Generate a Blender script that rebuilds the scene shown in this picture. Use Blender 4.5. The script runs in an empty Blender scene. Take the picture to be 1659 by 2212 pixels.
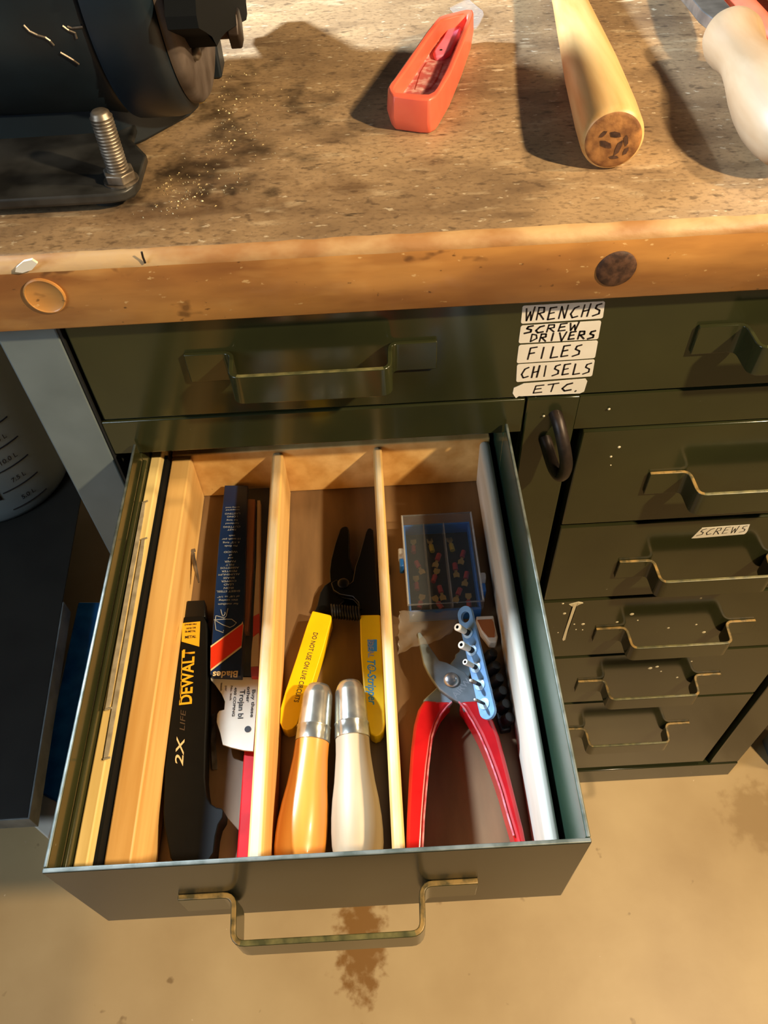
import bpy, bmesh, math, random
from mathutils import Vector, Matrix

random.seed(7)
PI = math.pi
S = bpy.context.scene
COL = S.collection

# ------------------------------------------------------------------ camera, world, lights, exposure
cam_d = bpy.data.cameras.new('camera')
cam_d.sensor_fit = 'VERTICAL'
cam_d.sensor_height = 24.0
cam_d.lens = 1702.996 * 24.0 / 2212.0
cam_d.clip_start = 0.02
cam = bpy.data.objects.new('camera', cam_d)
COL.objects.link(cam)
cam.location = (0.17006, -0.38773, 1.11708)
cam.rotation_euler = (math.radians(38.67505), math.radians(1.92256), math.radians(-2.53613))
S.camera = cam

world = bpy.data.worlds.new('workshop_air')
world.use_nodes = True
world.node_tree.nodes['Background'].inputs[0].default_value = (0.55, 0.60, 0.70, 1)
world.node_tree.nodes['Background'].inputs[1].default_value = 0.012
S.world = world


def area_light(name, loc, target, size, power, col, spread=180):
    d = bpy.data.lights.new(name, 'AREA')
    d.shape = 'DISK'
    d.size = size
    d.energy = power
    d.color = col
    d.spread = math.radians(spread)
    o = bpy.data.objects.new(name, d)
    COL.objects.link(o)
    o.location = loc
    o.rotation_euler = (Vector(target) - Vector(loc)).to_track_quat('-Z', 'Y').to_euler()
    return o


WARM = (1.0, 0.76, 0.46)
COOL = (0.72, 0.86, 1.0)
area_light('bench_lamp', (0.92, -0.06, 1.47), (0.2, -0.05, 0.8), 0.06, 8, WARM)
area_light('workshop_lamp', (0.985, -0.55, 1.58), (0.3, -0.1, 0.6), 0.05, 23, WARM)
area_light('strip_lamp', (-0.45, 0.31, 1.36), (0.15, 0.0, 0.8), 0.07, 32, COOL)
area_light('left_window', (-0.95, -0.75, 1.35), (-0.05, 0.0, 0.8), 0.60, 9, COOL)

S.view_settings.view_transform = 'Standard'
S.view_settings.look = 'None'
S.view_settings.exposure = 0.0
S.view_settings.gamma = 1.0
S.view_settings.use_curve_mapping = False

# ------------------------------------------------------------------ materials


def srgb(r, g, b):
    f = lambda v: (v / 255 / 12.92) if v <= 10 else ((v / 255 + 0.055) / 1.055) ** 2.4
    return (f(r), f(g), f(b), 1)


def M(name, col, rough=0.5, metal=0.0, col2=None, scale=20.0, stretch=(1, 1, 1), lo=0.35, hi=0.65, bump=0.0,
      bscale=None, coat=0.0, spec=0.5, trans=0.0, alpha=1.0, detail=4.0, spots=None, rough2=None):
    m = bpy.data.materials.new(name)
    m.use_nodes = True
    nt = m.node_tree
    p = nt.nodes['Principled BSDF']
    p.inputs['Base Color'].default_value = col
    p.inputs['Roughness'].default_value = rough
    p.inputs['Metallic'].default_value = metal
    p.inputs['Coat Weight'].default_value = coat
    p.inputs['Coat Roughness'].default_value = 0.08
    p.inputs['Specular IOR Level'].default_value = spec
    p.inputs['Transmission Weight'].default_value = trans
    p.inputs['Alpha'].default_value = alpha
    tc = nt.nodes.new('ShaderNodeTexCoord')
    mp = nt.nodes.new('ShaderNodeMapping')
    mp.inputs['Scale'].default_value = stretch
    nt.links.new(tc.outputs['Object'], mp.inputs['Vector'])
    last = None
    if col2:
        nz = nt.nodes.new('ShaderNodeTexNoise')
        nz.inputs['Scale'].default_value = scale
        nz.inputs['Detail'].default_value = detail
        nt.links.new(mp.outputs[0], nz.inputs['Vector'])
        rp = nt.nodes.new('ShaderNodeValToRGB')
        rp.color_ramp.elements[0].position = lo
        rp.color_ramp.elements[1].position = hi
        rp.color_ramp.elements[0].color = col
        rp.color_ramp.elements[1].color = col2
        nt.links.new(nz.outputs['Fac'], rp.inputs['Fac'])
        last = rp.outputs[0]
        if rough2 is not None:
            mr = nt.nodes.new('ShaderNodeMapRange')
            mr.inputs['From Min'].default_value = lo
            mr.inputs['From Max'].default_value = hi
            mr.inputs['To Min'].default_value = rough
            mr.inputs['To Max'].default_value = rough2
            nt.links.new(nz.outputs['Fac'], mr.inputs['Value'])
            nt.links.new(mr.outputs[0], p.inputs['Roughness'])
    for sp in (spots or []):            # (colour, scale, threshold, stretch)
        scol, sscale, th, sst = sp[:4]
        wid, amt = (sp[4], sp[5]) if len(sp) > 4 else (0.035, 1.0)
        m2 = nt.nodes.new('ShaderNodeMapping')
        m2.inputs['Scale'].default_value = sst
        nt.links.new(tc.outputs['Object'], m2.inputs['Vector'])
        n2 = nt.nodes.new('ShaderNodeTexNoise')
        n2.inputs['Scale'].default_value = sscale
        n2.inputs['Detail'].default_value = 3
        nt.links.new(m2.outputs[0], n2.inputs['Vector'])
        r2 = nt.nodes.new('ShaderNodeValToRGB')
        r2.color_ramp.elements[0].position = th
        r2.color_ramp.elements[1].position = th + wid
        r2.color_ramp.elements[0].color = (0, 0, 0, 1)
        r2.color_ramp.elements[1].color = (amt, amt, amt, 1)
        nt.links.new(n2.outputs['Fac'], r2.inputs['Fac'])
        mx = nt.nodes.new('ShaderNodeMixRGB')
        nt.links.new(r2.outputs[0], mx.inputs['Fac'])
        if last is None:
            mx.inputs['Color1'].default_value = col
        else:
            nt.links.new(last, mx.inputs['Color1'])
        mx.inputs['Color2'].default_value = scol
        last = mx.outputs[0]
    if last is not None:
        nt.links.new(last, p.inputs['Base Color'])
    if bump:
        nb = nt.nodes.new('ShaderNodeTexNoise')
        nb.inputs['Scale'].default_value = bscale or scale * 3
        nb.inputs['Detail'].default_value = 5
        nt.links.new(mp.outputs[0], nb.inputs['Vector'])
        bp_ = nt.nodes.new('ShaderNodeBump')
        bp_.inputs['Strength'].default_value = bump
        bp_.inputs['Distance'].default_value = 0.001
        nt.links.new(nb.outputs['Fac'], bp_.inputs['Height'])
        nt.links.new(bp_.outputs[0], p.inputs['Normal'])
    return m


def stain(m, blobs):
    """Dark, irregular stains of fixed shape: (colour, centre, radii, edge noise scale)."""
    nt = m.node_tree
    p = nt.nodes['Principled BSDF']
    tc = nt.nodes.new('ShaderNodeTexCoord')
    for col, ctr, rad, ns, amt in blobs:
        prev = p.inputs['Base Color'].links[0].from_socket
        mp = nt.nodes.new('ShaderNodeMapping')
        mp.vector_type = 'POINT'
        mp.inputs['Scale'].default_value = [1 / r for r in rad]
        mp.inputs['Location'].default_value = [-c / r for c, r in zip(ctr, rad)]
        nt.links.new(tc.outputs['Object'], mp.inputs['Vector'])
        ln = nt.nodes.new('ShaderNodeVectorMath')
        ln.operation = 'LENGTH'
        nt.links.new(mp.outputs[0], ln.inputs[0])
        nz = nt.nodes.new('ShaderNodeTexNoise')
        nz.inputs['Scale'].default_value = ns
        nz.inputs['Detail'].default_value = 6
        nt.links.new(tc.outputs['Object'], nz.inputs['Vector'])
        ad = nt.nodes.new('ShaderNodeMath')
        ad.operation = 'MULTIPLY_ADD'
        ad.inputs[1].default_value = 1.9
        nt.links.new(nz.outputs['Fac'], ad.inputs[0])
        nt.links.new(ln.outputs['Value'], ad.inputs[2])
        mr = nt.nodes.new('ShaderNodeMapRange')
        mr.interpolation_type = 'SMOOTHSTEP'
        mr.inputs['From Min'].default_value = 1.45
        mr.inputs['From Max'].default_value = 2.05
        mr.inputs['To Min'].default_value = amt
        mr.inputs['To Max'].default_value = 0
        nt.links.new(ad.outputs[0], mr.inputs['Value'])
        mx = nt.nodes.new('ShaderNodeMixRGB')
        nt.links.new(mr.outputs[0], mx.inputs['Fac'])
        nt.links.new(prev, mx.inputs['Color1'])
        mx.inputs['Color2'].default_value = col
        nt.links.new(mx.outputs[0], p.inputs['Base Color'])


BENCH_TOP = M('worn_bench_top', srgb(168, 140, 104), 0.36, col2=srgb(110, 88, 64), scale=13, stretch=(1, 1.6, 1), lo=0.32, hi=0.72,
              bump=0.3, bscale=90, detail=10, rough2=0.55,
              spots=[(srgb(84, 64, 46), 34, 0.58, (0.5, 1.6, 1), 0.16, 0.6), (srgb(192, 172, 138), 60, 0.60, (0.5, 1.8, 1), 0.14, 0.5),
                     (srgb(92, 72, 54), 320, 0.50, (0.8, 1.2, 1), 0.20, 0.55), (srgb(70, 54, 40), 170, 0.60, (0.7, 1.3, 1), 0.10, 0.6), (srgb(206, 192, 164), 240, 0.66, (0.6, 1.3, 1), 0.05, 0.6),
                     (srgb(44, 34, 26), 120, 0.70, (0.35, 1.5, 1), 0.05, 0.75), (srgb(210, 196, 168), 70, 0.745, (0.5, 1.4, 1), 0.03, 0.8)])
stain(BENCH_TOP, [(srgb(44, 33, 22), (0.085, 0.120, 0), (0.100, 0.15, 1), 38, 0.85),
                  (srgb(30, 22, 15), (0.050, 0.060, 0), (0.100, 0.065, 1), 60, 0.92),
                  (srgb(86, 60, 36), (0.105, 0.03, 0), (0.15, 0.05, 1), 45, 0.55)])
BENCH_FRONT = M('varnished_bench_edge', srgb(196, 140, 74), 0.38, col2=srgb(142, 92, 48), scale=14, stretch=(0.6, 1, 3), lo=0.36, hi=0.70,
                bump=0.15, bscale=50, detail=7, coat=0.15,
                spots=[(srgb(128, 82, 44), 16, 0.52, (0.6, 1, 1.6), 0.2, 0.6), (srgb(214, 164, 96), 30, 0.58, (0.5, 1, 2.0), 0.16, 0.5), (srgb(84, 52, 30), 44, 0.66, (0.8, 1, 1.4), 0.06, 0.7),
                     (srgb(64, 40, 24), 170, 0.68, (0.8, 1, 1.2), 0.05, 0.7), (srgb(226, 190, 130), 210, 0.70, (0.7, 1, 1.2), 0.05, 0.6)])
BENCH_NOSE = M('bare_worn_wood', srgb(190, 156, 108), 0.5, col2=srgb(158, 112, 64), scale=40, stretch=(0.6, 1, 1), lo=0.4, hi=0.62, bump=0.5, bscale=120)
PAINT = M('glossy_olive_paint', srgb(52, 53, 29), 0.16, col2=srgb(42, 44, 25), scale=12, lo=0.3, hi=0.7, bump=0.03, bscale=60, coat=0.08, spec=0.42,
          spots=[(srgb(120, 118, 100), 130, 0.76, (1, 1, 1))])
PAINT_SHADE = M('shaded_drawer_front_paint', srgb(36, 38, 27), 0.2, col2=srgb(27, 29, 22), scale=9, lo=0.3, hi=0.7, bump=0.03, bscale=60, spec=0.35)  # darker paint copy, holds down lamp light and floor reflection on the front
PAINT_COOL = M('cool_lit_green_side_paint', srgb(52, 74, 56), 0.22, col2=srgb(40, 58, 44), scale=14, lo=0.3, hi=0.7, bump=0.03, bscale=60, coat=0.2)  # dark green paint with the cool light on the right side in its colour
PAINT_LEG_LIT = M('cool_lit_leg_paint', srgb(112, 124, 126), 0.35, col2=srgb(94, 106, 108), scale=16, lo=0.35, hi=0.7, bump=0.04, bscale=80)  # dark green paint greyed to carry the cool light on the legs
TAB_TOP_LIT = M('warm_lit_tab_top', srgb(154, 124, 70), 0.4, col2=srgb(84, 74, 44), scale=160, lo=0.4, hi=0.62)  # warm light on the upward tab faces, put into the colour
BAR_TOP_LIT = M('lit_olive_bar_top', srgb(112, 106, 66), 0.35, col2=srgb(70, 70, 44), scale=150)  # paler olive for the lit line along the bar tops
RIM_LIT = M('lit_rim_top', srgb(104, 110, 106), 0.45, 0.2, col2=srgb(70, 78, 72), scale=120, lo=0.4, hi=0.65)  # light catching the drawer rim, painted on its top faces
BLACK_IN = M('dark_cabinet_inside', srgb(20, 21, 18), 0.7)
RUST = M('rusty_steel', srgb(96, 66, 48), 0.6, 0.2, col2=srgb(62, 42, 32), scale=220, lo=0.4, hi=0.6, bump=0.3, bscale=300)
DARK_IRON = M('dark_iron', srgb(58, 46, 38), 0.45, 0.4, col2=srgb(40, 32, 28), scale=120)
FLOOR_M = M('sealed_concrete', srgb(204, 176, 128), 0.42, col2=srgb(180, 150, 104), scale=5, lo=0.35, hi=0.7, bump=0.1, bscale=90, detail=8,
            spots=[(srgb(150, 122, 80), 26, 0.70, (1, 1, 1)), (srgb(226, 206, 168), 90, 0.74, (1, 1, 1))])
stain(FLOOR_M, [(srgb(136, 92, 34), (0.112, -0.185, 0), (0.034, 0.075, 1), 70, 0.95),
                (srgb(120, 92, 52), (0.18, -0.34, 0), (0.06, 0.04, 1), 40, 0.6),
                (srgb(150, 118, 70), (0.66, -0.06, 0), (0.05, 0.05, 1), 50, 0.6)])
WALL_M = M('plain_wall_paint', srgb(120, 112, 100), 0.8, col2=srgb(104, 98, 88), scale=4)
PINE = M('pine_wood', srgb(234, 192, 122), 0.5, col2=srgb(208, 158, 88), scale=26, stretch=(2.6, 0.18, 2.6), lo=0.36, hi=0.68, bump=0.08, bscale=60, detail=5,
         spots=[(srgb(150, 96, 44), 60, 0.73, (2, 0.25, 2))])
PINE_PALE = M('pale_pine_wood', srgb(240, 214, 146), 0.55, col2=srgb(212, 180, 108), scale=26, stretch=(2.6, 0.2, 2.6), lo=0.36, hi=0.68, bump=0.1, bscale=70, detail=5)
PLY = M('plywood_tray_floor', srgb(128, 100, 68), 0.6, col2=srgb(90, 68, 44), scale=24, stretch=(1.6, 0.35, 1), lo=0.35, hi=0.68, bump=0.1, bscale=80, detail=6)
COOL_LIT_WOOD = M('cool_lit_wall_wood', srgb(214, 208, 192), 0.55, col2=srgb(186, 178, 158), scale=30, stretch=(1.5, 0.3, 1), lo=0.4, hi=0.7, bump=0.1, bscale=90)  # whitened wood, the cool light on the tray's right wall in its colour
DIV_TOP_LIT = M('cool_lit_divider_top', srgb(206, 188, 154), 0.6, col2=srgb(196, 152, 90), scale=45, stretch=(1.4, 0.35, 1), lo=0.4, hi=0.66, bump=0.2, bscale=140)  # paler divider tops, cool light from the left put into the colour
MOTOR_B = M('black_motor_enamel', srgb(20, 34, 44), 0.42, col2=srgb(15, 25, 33), scale=20, bump=0.06, bscale=140)
MOTOR_P = M('worn_black_plate', srgb(72, 72, 70), 0.36, 0.3, col2=srgb(32, 31, 29), scale=26, lo=0.36, hi=0.64, bump=0.12, bscale=120)
MOTOR_G = M('dusty_grey_end_plate', srgb(104, 92, 84), 0.6, 0.2, col2=srgb(70, 58, 50), scale=40, lo=0.36, hi=0.66, bump=0.2, bscale=160)
STEEL = M('bright_steel', srgb(196, 200, 204), 0.3, 0.9, col2=srgb(150, 154, 158), scale=60, bump=0.05, bscale=200)
STEEL_D = M('dull_steel', srgb(150, 140, 126), 0.42, 0.7, col2=srgb(104, 92, 78), scale=120, bump=0.15, bscale=240)
ZINC = M('zinc_plated_steel', srgb(206, 204, 190), 0.24, 0.85, col2=srgb(150, 152, 150), scale=90, lo=0.4, hi=0.7)
BRASS = M('dull_brass', srgb(214, 186, 112), 0.4, 0.5)
TOOL_STEEL_LIT = M('cool_lit_tool_steel', srgb(150, 172, 188), 0.36, 0.15, col2=srgb(122, 142, 158), scale=50, bump=0.05, bscale=220)  # jaw steel with the cool light in its colour
TOOL_STEEL_SHADE = M('shaded_tool_steel', srgb(136, 150, 160), 0.4, 0.15, col2=srgb(104, 116, 124), scale=60)  # darker copy of the jaw steel, shade put into the colour
RED_V = M('red_vinyl_grip', srgb(206, 28, 34), 0.3, col2=srgb(176, 18, 26), scale=40, coat=0.2, bump=0.04, bscale=160)
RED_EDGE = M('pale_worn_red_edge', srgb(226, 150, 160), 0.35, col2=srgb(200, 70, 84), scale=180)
YELLOW_V = M('yellow_vinyl_grip', srgb(248, 208, 10), 0.4, col2=srgb(236, 190, 8), scale=30, bump=0.05, bscale=200)
BLACK_T = M('black_oxide_steel', srgb(17, 18, 20), 0.34, 0.3)
BLACK_PL = M('black_plastic_sleeve', srgb(13, 13, 12), 0.62, col2=srgb(9, 9, 9), scale=40, bump=0.06, bscale=160, spec=0.15)
BIRCH = M('bare_birch_handle', srgb(178, 160, 132), 0.5, col2=srgb(160, 138, 106), scale=30, stretch=(2.4, 0.3, 2.4), lo=0.35, hi=0.7)
BIRCH_D = M('pale_file_handle_wood', srgb(172, 148, 118), 0.5, col2=srgb(158, 130, 98), scale=30, stretch=(2.4, 0.3, 2.4))
VARN = M('amber_varnished_handle', srgb(212, 146, 64), 0.3, col2=srgb(188, 118, 44), scale=26, stretch=(2.4, 0.3, 2.4), lo=0.35, hi=0.7, coat=0.3)
ASH = M('turned_ash_handle', srgb(222, 184, 122), 0.42, col2=srgb(194, 140, 74), scale=30, stretch=(2.6, 0.22, 2.6), lo=0.36, hi=0.7, bump=0.05)
ENDGRAIN = M('chewed_end_grain', srgb(176, 122, 66), 0.7, col2=srgb(120, 76, 38), scale=150, bump=0.6, bscale=180)
ORANGE_P = M('orange_red_plastic', srgb(236, 108, 80), 0.34, col2=srgb(228, 94, 70), scale=30)
PINK_IN = M('cool_lit_pink_plastic', srgb(236, 132, 156), 0.45, col2=srgb(222, 104, 128), scale=50)  # pink inside, brightened with the cool light at the far end
DARKRED_IN = M('dusty_dark_red_plastic', srgb(172, 90, 86), 0.5, col2=srgb(200, 160, 152), scale=170, lo=0.45, hi=0.62)
CLEAR = M('clear_plastic_film', srgb(200, 206, 214), 0.15, spec=0.6, alpha=0.14)
CLEAR_LID = M('clear_hard_plastic', srgb(120, 126, 132), 0.05, spec=0.7, alpha=0.10)
CLEAR_EDGE = M('clear_plastic_edge', srgb(210, 216, 224), 0.1, spec=0.8, alpha=0.3)
BAG = M('crinkled_clear_bag', srgb(170, 166, 160), 0.2, spec=0.7, alpha=0.16)
BLUE_P = M('blue_plastic', srgb(28, 92, 170), 0.35)
BLUE_BAR = M('powder_blue_plate', srgb(120, 170, 218), 0.36, 0.1, col2=srgb(92, 140, 192), scale=90, lo=0.4, hi=0.7)
BLUE_DISC = M('pale_blue_disc', srgb(178, 216, 246), 0.3)
NAVY = M('navy_printed_card', srgb(20, 46, 92), 0.35, col2=srgb(14, 36, 76), scale=30)
RED_PR = M('red_print', srgb(214, 52, 24), 0.35)
CREAM = M('cream_card', srgb(226, 206, 164), 0.55, col2=srgb(212, 186, 138), scale=24)
ORANGE_STRIP = M('orange_brown_strip', srgb(176, 104, 54), 0.45)
WHITE_P = M('white_paper', srgb(240, 234, 220), 0.55, col2=srgb(230, 222, 204), scale=30)
INK = M('black_marker_ink', srgb(28, 22, 24), 0.5)
INK_SOFT = M('faded_dark_ink', srgb(70, 56, 44), 0.6)
PRINT_W = M('white_print', srgb(150, 158, 168), 0.5)
PRINT_Y = M('yellow_print', srgb(226, 172, 36), 0.45)
PRINT_BLUE = M('blue_print', srgb(60, 150, 206), 0.45)
CRIMP_R = M('red_terminal_sleeve', srgb(190, 60, 66), 0.4)
CRIMP_Y = M('yellow_terminal_sleeve', srgb(206, 186, 60), 0.4)
BUCKET = M('milky_plastic', srgb(150, 160, 158), 0.4, col2=srgb(136, 146, 146), scale=6)
SHELF_M = M('dark_grey_steel', srgb(44, 44, 40), 0.6, col2=srgb(36, 36, 33), scale=14)
SHELF_L = M('grey_steel_lip', srgb(140, 148, 148), 0.5, col2=srgb(96, 102, 102), scale=20)
BLUE_FILM = M('blue_plastic_film', srgb(52, 156, 246), 0.25, col2=srgb(30, 120, 214), scale=26, bump=0.8, bscale=36)
MATTE_BLACK = M('matte_black_casting', srgb(16, 18, 19), 0.8, spec=0.1)
BLADE_GREY = M('grey_blade_steel', srgb(176, 164, 140), 0.5, 0.0, col2=srgb(142, 130, 108), scale=120)
SPECK = M('shavings', srgb(214, 196, 150), 0.4, 0.3)
DROP = M('cream_paint_drops', srgb(226, 214, 180), 0.5)

# ------------------------------------------------------------------ helpers
BASE = {}


def link(o):
    COL.objects.link(o)
    return o


def tag(o, label=None, cat=None, group=None, kind=None):
    if label:
        o['label'] = label
    if cat:
        o['category'] = cat
    if group:
        o['group'] = group
    if kind:
        o['kind'] = kind
    return o


def thing(name, label, cat, loc, group=None):
    o = bpy.data.objects.new(name, None)
    o.empty_display_size = 0.01
    link(o)
    o.location = loc
    BASE[o.name] = Vector(loc)
    return tag(o, label, cat, group)


def ob(name, bm, mats, parent=None, base=None, smooth=False, bevel=0.0, seg=2, kind=None, label=None):
    """Link the bmesh (world coordinates) as ONE mesh object, its origin at its thing's base."""
    b = BASE[parent.name] if parent else Vector(base or (0, 0, 0))
    bmesh.ops.recalc_face_normals(bm, faces=bm.faces[:])
    bmesh.ops.translate(bm, verts=bm.verts[:], vec=-b)
    me = bpy.data.meshes.new(name)
    bm.to_mesh(me)
    bm.free()
    for m in (mats if isinstance(mats, (list, tuple)) else [mats]):
        me.materials.append(m)
    if smooth:
        me.polygons.foreach_set('use_smooth', [True] * len(me.polygons))
    o = bpy.data.objects.new(name, me)
    link(o)
    if parent:
        o.parent = parent
    else:
        o.location = b
    BASE[o.name] = b
    if bevel:
        md = o.modifiers.new('bevel', 'BEVEL')
        md.width = bevel
        md.segments = seg
        md.limit_method = 'ANGLE'
        md.angle_limit = math.radians(40)
        md.harden_normals = False
        if seg > 1 or smooth:
            me.polygons.foreach_set('use_smooth', [True] * len(me.polygons))
            try:
                me.set_sharp_from_angle(angle=math.radians(40))
            except Exception:
                pass
    elif smooth:
        try:
            me.set_sharp_from_angle(angle=math.radians(50))
        except Exception:
            pass
    if kind:
        o['kind'] = kind
    if label:
        o['label'] = label
    return o


def nb():
    return bmesh.new()


def box(bm, x0, x1, y0, y1, z0, z1, mi=0, top=None):
    vs = [bm.verts.new(p) for p in ((x0, y0, z0), (x1, y0, z0), (x1, y1, z0), (x0, y1, z0), (x0, y0, z1), (x1, y0, z1), (x1, y1, z1), (x0, y1, z1))]
    for k, f in enumerate(((3, 2, 1, 0), (4, 5, 6, 7), (0, 1, 5, 4), (1, 2, 6, 5), (2, 3, 7, 6), (3, 0, 4, 7))):
        fc = bm.faces.new([vs[i] for i in f])
        fc.material_index = top if (top is not None and k == 1) else mi
    return bm


def prism(bm, poly, a, b, axis='z', mi=0, top=None):
    """Extrude a 2D outline along an axis from a to b; top = material of the b cap."""
    def P(u, v, w):
        return (u, v, w) if axis == 'z' else ((w, u, v) if axis == 'x' else (u, w, v))
    lo = [bm.verts.new(P(u, v, a)) for u, v in poly]
    hi = [bm.verts.new(P(u, v, b)) for u, v in poly]
    n = len(poly)
    f = bm.faces.new(lo[::-1]); f.material_index = mi
    f = bm.faces.new(hi); f.material_index = mi if top is None else top
    for i in range(n):
        f = bm.faces.new((lo[i], lo[(i + 1) % n], hi[(i + 1) % n], hi[i])); f.material_index = mi
    bmesh.ops.triangulate(bm, faces=[f for f in bm.faces if len(f.verts) > 8])
    return bm


def clampx(poly, x0, x1, y0=-0.2706, y1=0.0262):
    return [(min(max(x, x0), x1), min(max(y, y0), y1)) for x, y in poly]


def frame_of(d):
    d = Vector(d).normalized()
    a = Vector((0, 0, 1)) if abs(d.z) < 0.9 else Vector((1, 0, 0))
    u = d.cross(a).normalized()
    return d, u, d.cross(u)


def lathe(bm, prof, origin, d, n=32, mi=0, phase=0.0):
    """prof = [(distance along d, radius[, material])]; closed with caps."""
    d, u, w = frame_of(d)
    o = Vector(origin)
    rings = []
    for pr in prof:
        t, r = pr[0], pr[1]
        if r < 1e-6:
            rings.append([bm.verts.new(o + d * t)])
        else:
            rings.append([bm.verts.new(o + d * t + (u * math.cos(2 * PI * k / n + phase) + w * math.sin(2 * PI * k / n + phase)) * r) for k in range(n)])
    for i in range(len(rings) - 1):
        A, B = rings[i], rings[i + 1]
        m = prof[i][2] if len(prof[i]) > 2 else mi
        for k in range(n):
            k2 = (k + 1) % n
            if len(A) == 1 and len(B) == 1:
                continue
            if len(A) == 1:
                f = bm.faces.new((A[0], B[k], B[k2]))
            elif len(B) == 1:
                f = bm.faces.new((A[k], A[k2], B[0]))
            else:
                f = bm.faces.new((A[k], A[k2], B[k2], B[k]))
            f.material_index = m
    for R, rev, i in ((rings[0], True, 0), (rings[-1], False, -1)):
        if len(R) > 1:
            f = bm.faces.new(R[::-1] if rev else R)
            f.material_index = prof[i][2] if len(prof[i]) > 2 else mi
    return bm


def tube(bm, pts, r, n=10, closed=False, mi=0):
    pts = [Vector(p) for p in pts]
    m = len(pts)
    rs = r if isinstance(r, (list, tuple)) else [r] * m
    rings = []
    prev = None
    for i, p in enumerate(pts):
        if closed:
            t = (pts[(i + 1) % m] - pts[i - 1]).normalized()
        else:
            t = (pts[min(i + 1, m - 1)] - pts[max(i - 1, 0)]).normalized()
        if prev is None:
            _, u, w = frame_of(t)
        else:
            u = (prev - t * prev.dot(t)).normalized()
            w = t.cross(u)
        prev = u
        rings.append([bm.verts.new(p + (u * math.cos(2 * PI * k / n) + w * math.sin(2 * PI * k / n)) * rs[i]) for k in range(n)])
    rng = range(m) if closed else range(m - 1)
    for i in rng:
        A, B = rings[i], rings[(i + 1) % m]
        for k in range(n):
            f = bm.faces.new((A[k], A[(k + 1) % n], B[(k + 1) % n], B[k])); f.material_index = mi
    if not closed:
        bm.faces.new(rings[0][::-1]).material_index = mi
        bm.faces.new(rings[-1]).material_index = mi
    return bm


def fillet(pts, r, n=5):
    out = [Vector(pts[0]).to_2d()]
    for i in range(1, len(pts) - 1):
        p, a, b = Vector(pts[i]).to_2d(), Vector(pts[i - 1]).to_2d(), Vector(pts[i + 1]).to_2d()
        da, db = (a - p), (b - p)
        rr = min(r, da.length * 0.45, db.length * 0.45)
        A, B = p + da.normalized() * rr, p + db.normalized() * rr
        for k in range(n + 1):
            t = k / n
            out.append(A * (1 - t) ** 2 + p * 2 * t * (1 - t) + B * t * t)
    out.append(Vector(pts[-1]).to_2d())
    return out


def strap_handle(bm, xc, yf, z0, z1, th=0.003, depth=0.0245, half=0.0785, leg=0.0490, top=1):
    """Bent flat-bar pull: two tabs on the face, two legs, one bar."""
    h = th / 2
    path = fillet([(-half, -h), (-leg, -h), (-leg + 0.001, -depth), (leg - 0.001, -depth), (leg, -h), (half, -h)], 0.006)
    n = len(path)
    L, R = [], []
    for i, p in enumerate(path):
        t = (path[min(i + 1, n - 1)] - path[max(i - 1, 0)]).normalized()
        nrm = Vector((-t.y, t.x))
        L.append(p + nrm * h)
        R.append(p - nrm * h)
    rows = []
    for z in (z0, z1):
        rows.append([[bm.verts.new((xc + q.x, yf + q.y, z)) for q in side] for side in (L, R)])
    for i in range(n - 1):
        for z in (0, 1):
            f = bm.faces.new((rows[z][0][i], rows[z][0][i + 1], rows[z][1][i + 1], rows[z][1][i]))
            mid = abs((path[i].x + path[i + 1].x) / 2)
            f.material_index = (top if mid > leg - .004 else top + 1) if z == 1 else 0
        for s in (0, 1):
            bm.faces.new((rows[0][s][i], rows[0][s][i + 1], rows[1][s][i + 1], rows[1][s][i]))
    for i in (0, n - 1):
        bm.faces.new((rows[0][0][i], rows[0][1][i], rows[1][1][i], rows[1][0][i]))
    return bm


def capsule(cx, cy, hw, hl, ang=0.0, n=8):
    pts = []
    for k in range(n + 1):
        a = PI * k / n
        pts.append((hw * math.cos(a), hl + hw * math.sin(a)))
    for k in range(n + 1):
        a = PI + PI * k / n
        pts.append((hw * math.cos(a), -hl + hw * math.sin(a)))
    c, s = math.cos(ang), math.sin(ang)
    return [(cx + x * c - y * s, cy + x * s + y * c) for x, y in pts]


def text_bm(bm, s, size, M4, mi=0, shear=0.0, bold=0.0, space=1.0, wide=1.0):
    cu = bpy.data.curves.new('lettering', 'FONT')
    cu.body = s
    cu.size = size
    cu.align_x = 'CENTER'
    cu.align_y = 'CENTER'
    cu.shear = shear
    cu.offset = bold * size
    cu.space_character = space
    cu.resolution_u = 3
    o = bpy.data.objects.new('lettering_source', cu)
    COL.objects.link(o)
    dg = bpy.context.evaluated_depsgraph_get()
    me = bpy.data.meshes.new_from_object(o.evaluated_get(dg))
    bpy.data.objects.remove(o)
    bpy.data.curves.remove(cu)
    me.transform(Matrix.Scale(wide, 4, (1, 0, 0)))
    me.transform(M4)
    n0 = len(bm.faces)
    bm.from_mesh(me)
    bm.faces.ensure_lookup_table()
    for f in bm.faces[n0:]:
        f.material_index = mi
    bpy.data.meshes.remove(me)
    return bm


def plane_matrix(origin, xdir, ydir):
    x = Vector(xdir).normalized()
    y = (Vector(ydir) - x * Vector(ydir).dot(x)).normalized()
    z = x.cross(y)
    m = Matrix((x, y, z)).transposed().to_4x4()
    m.translation = Vector(origin)
    return m


def flat(bm, poly3, mi=0):
    f = bm.faces.new([bm.verts.new(p) for p in poly3])
    f.material_index = mi
    return bm


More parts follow.
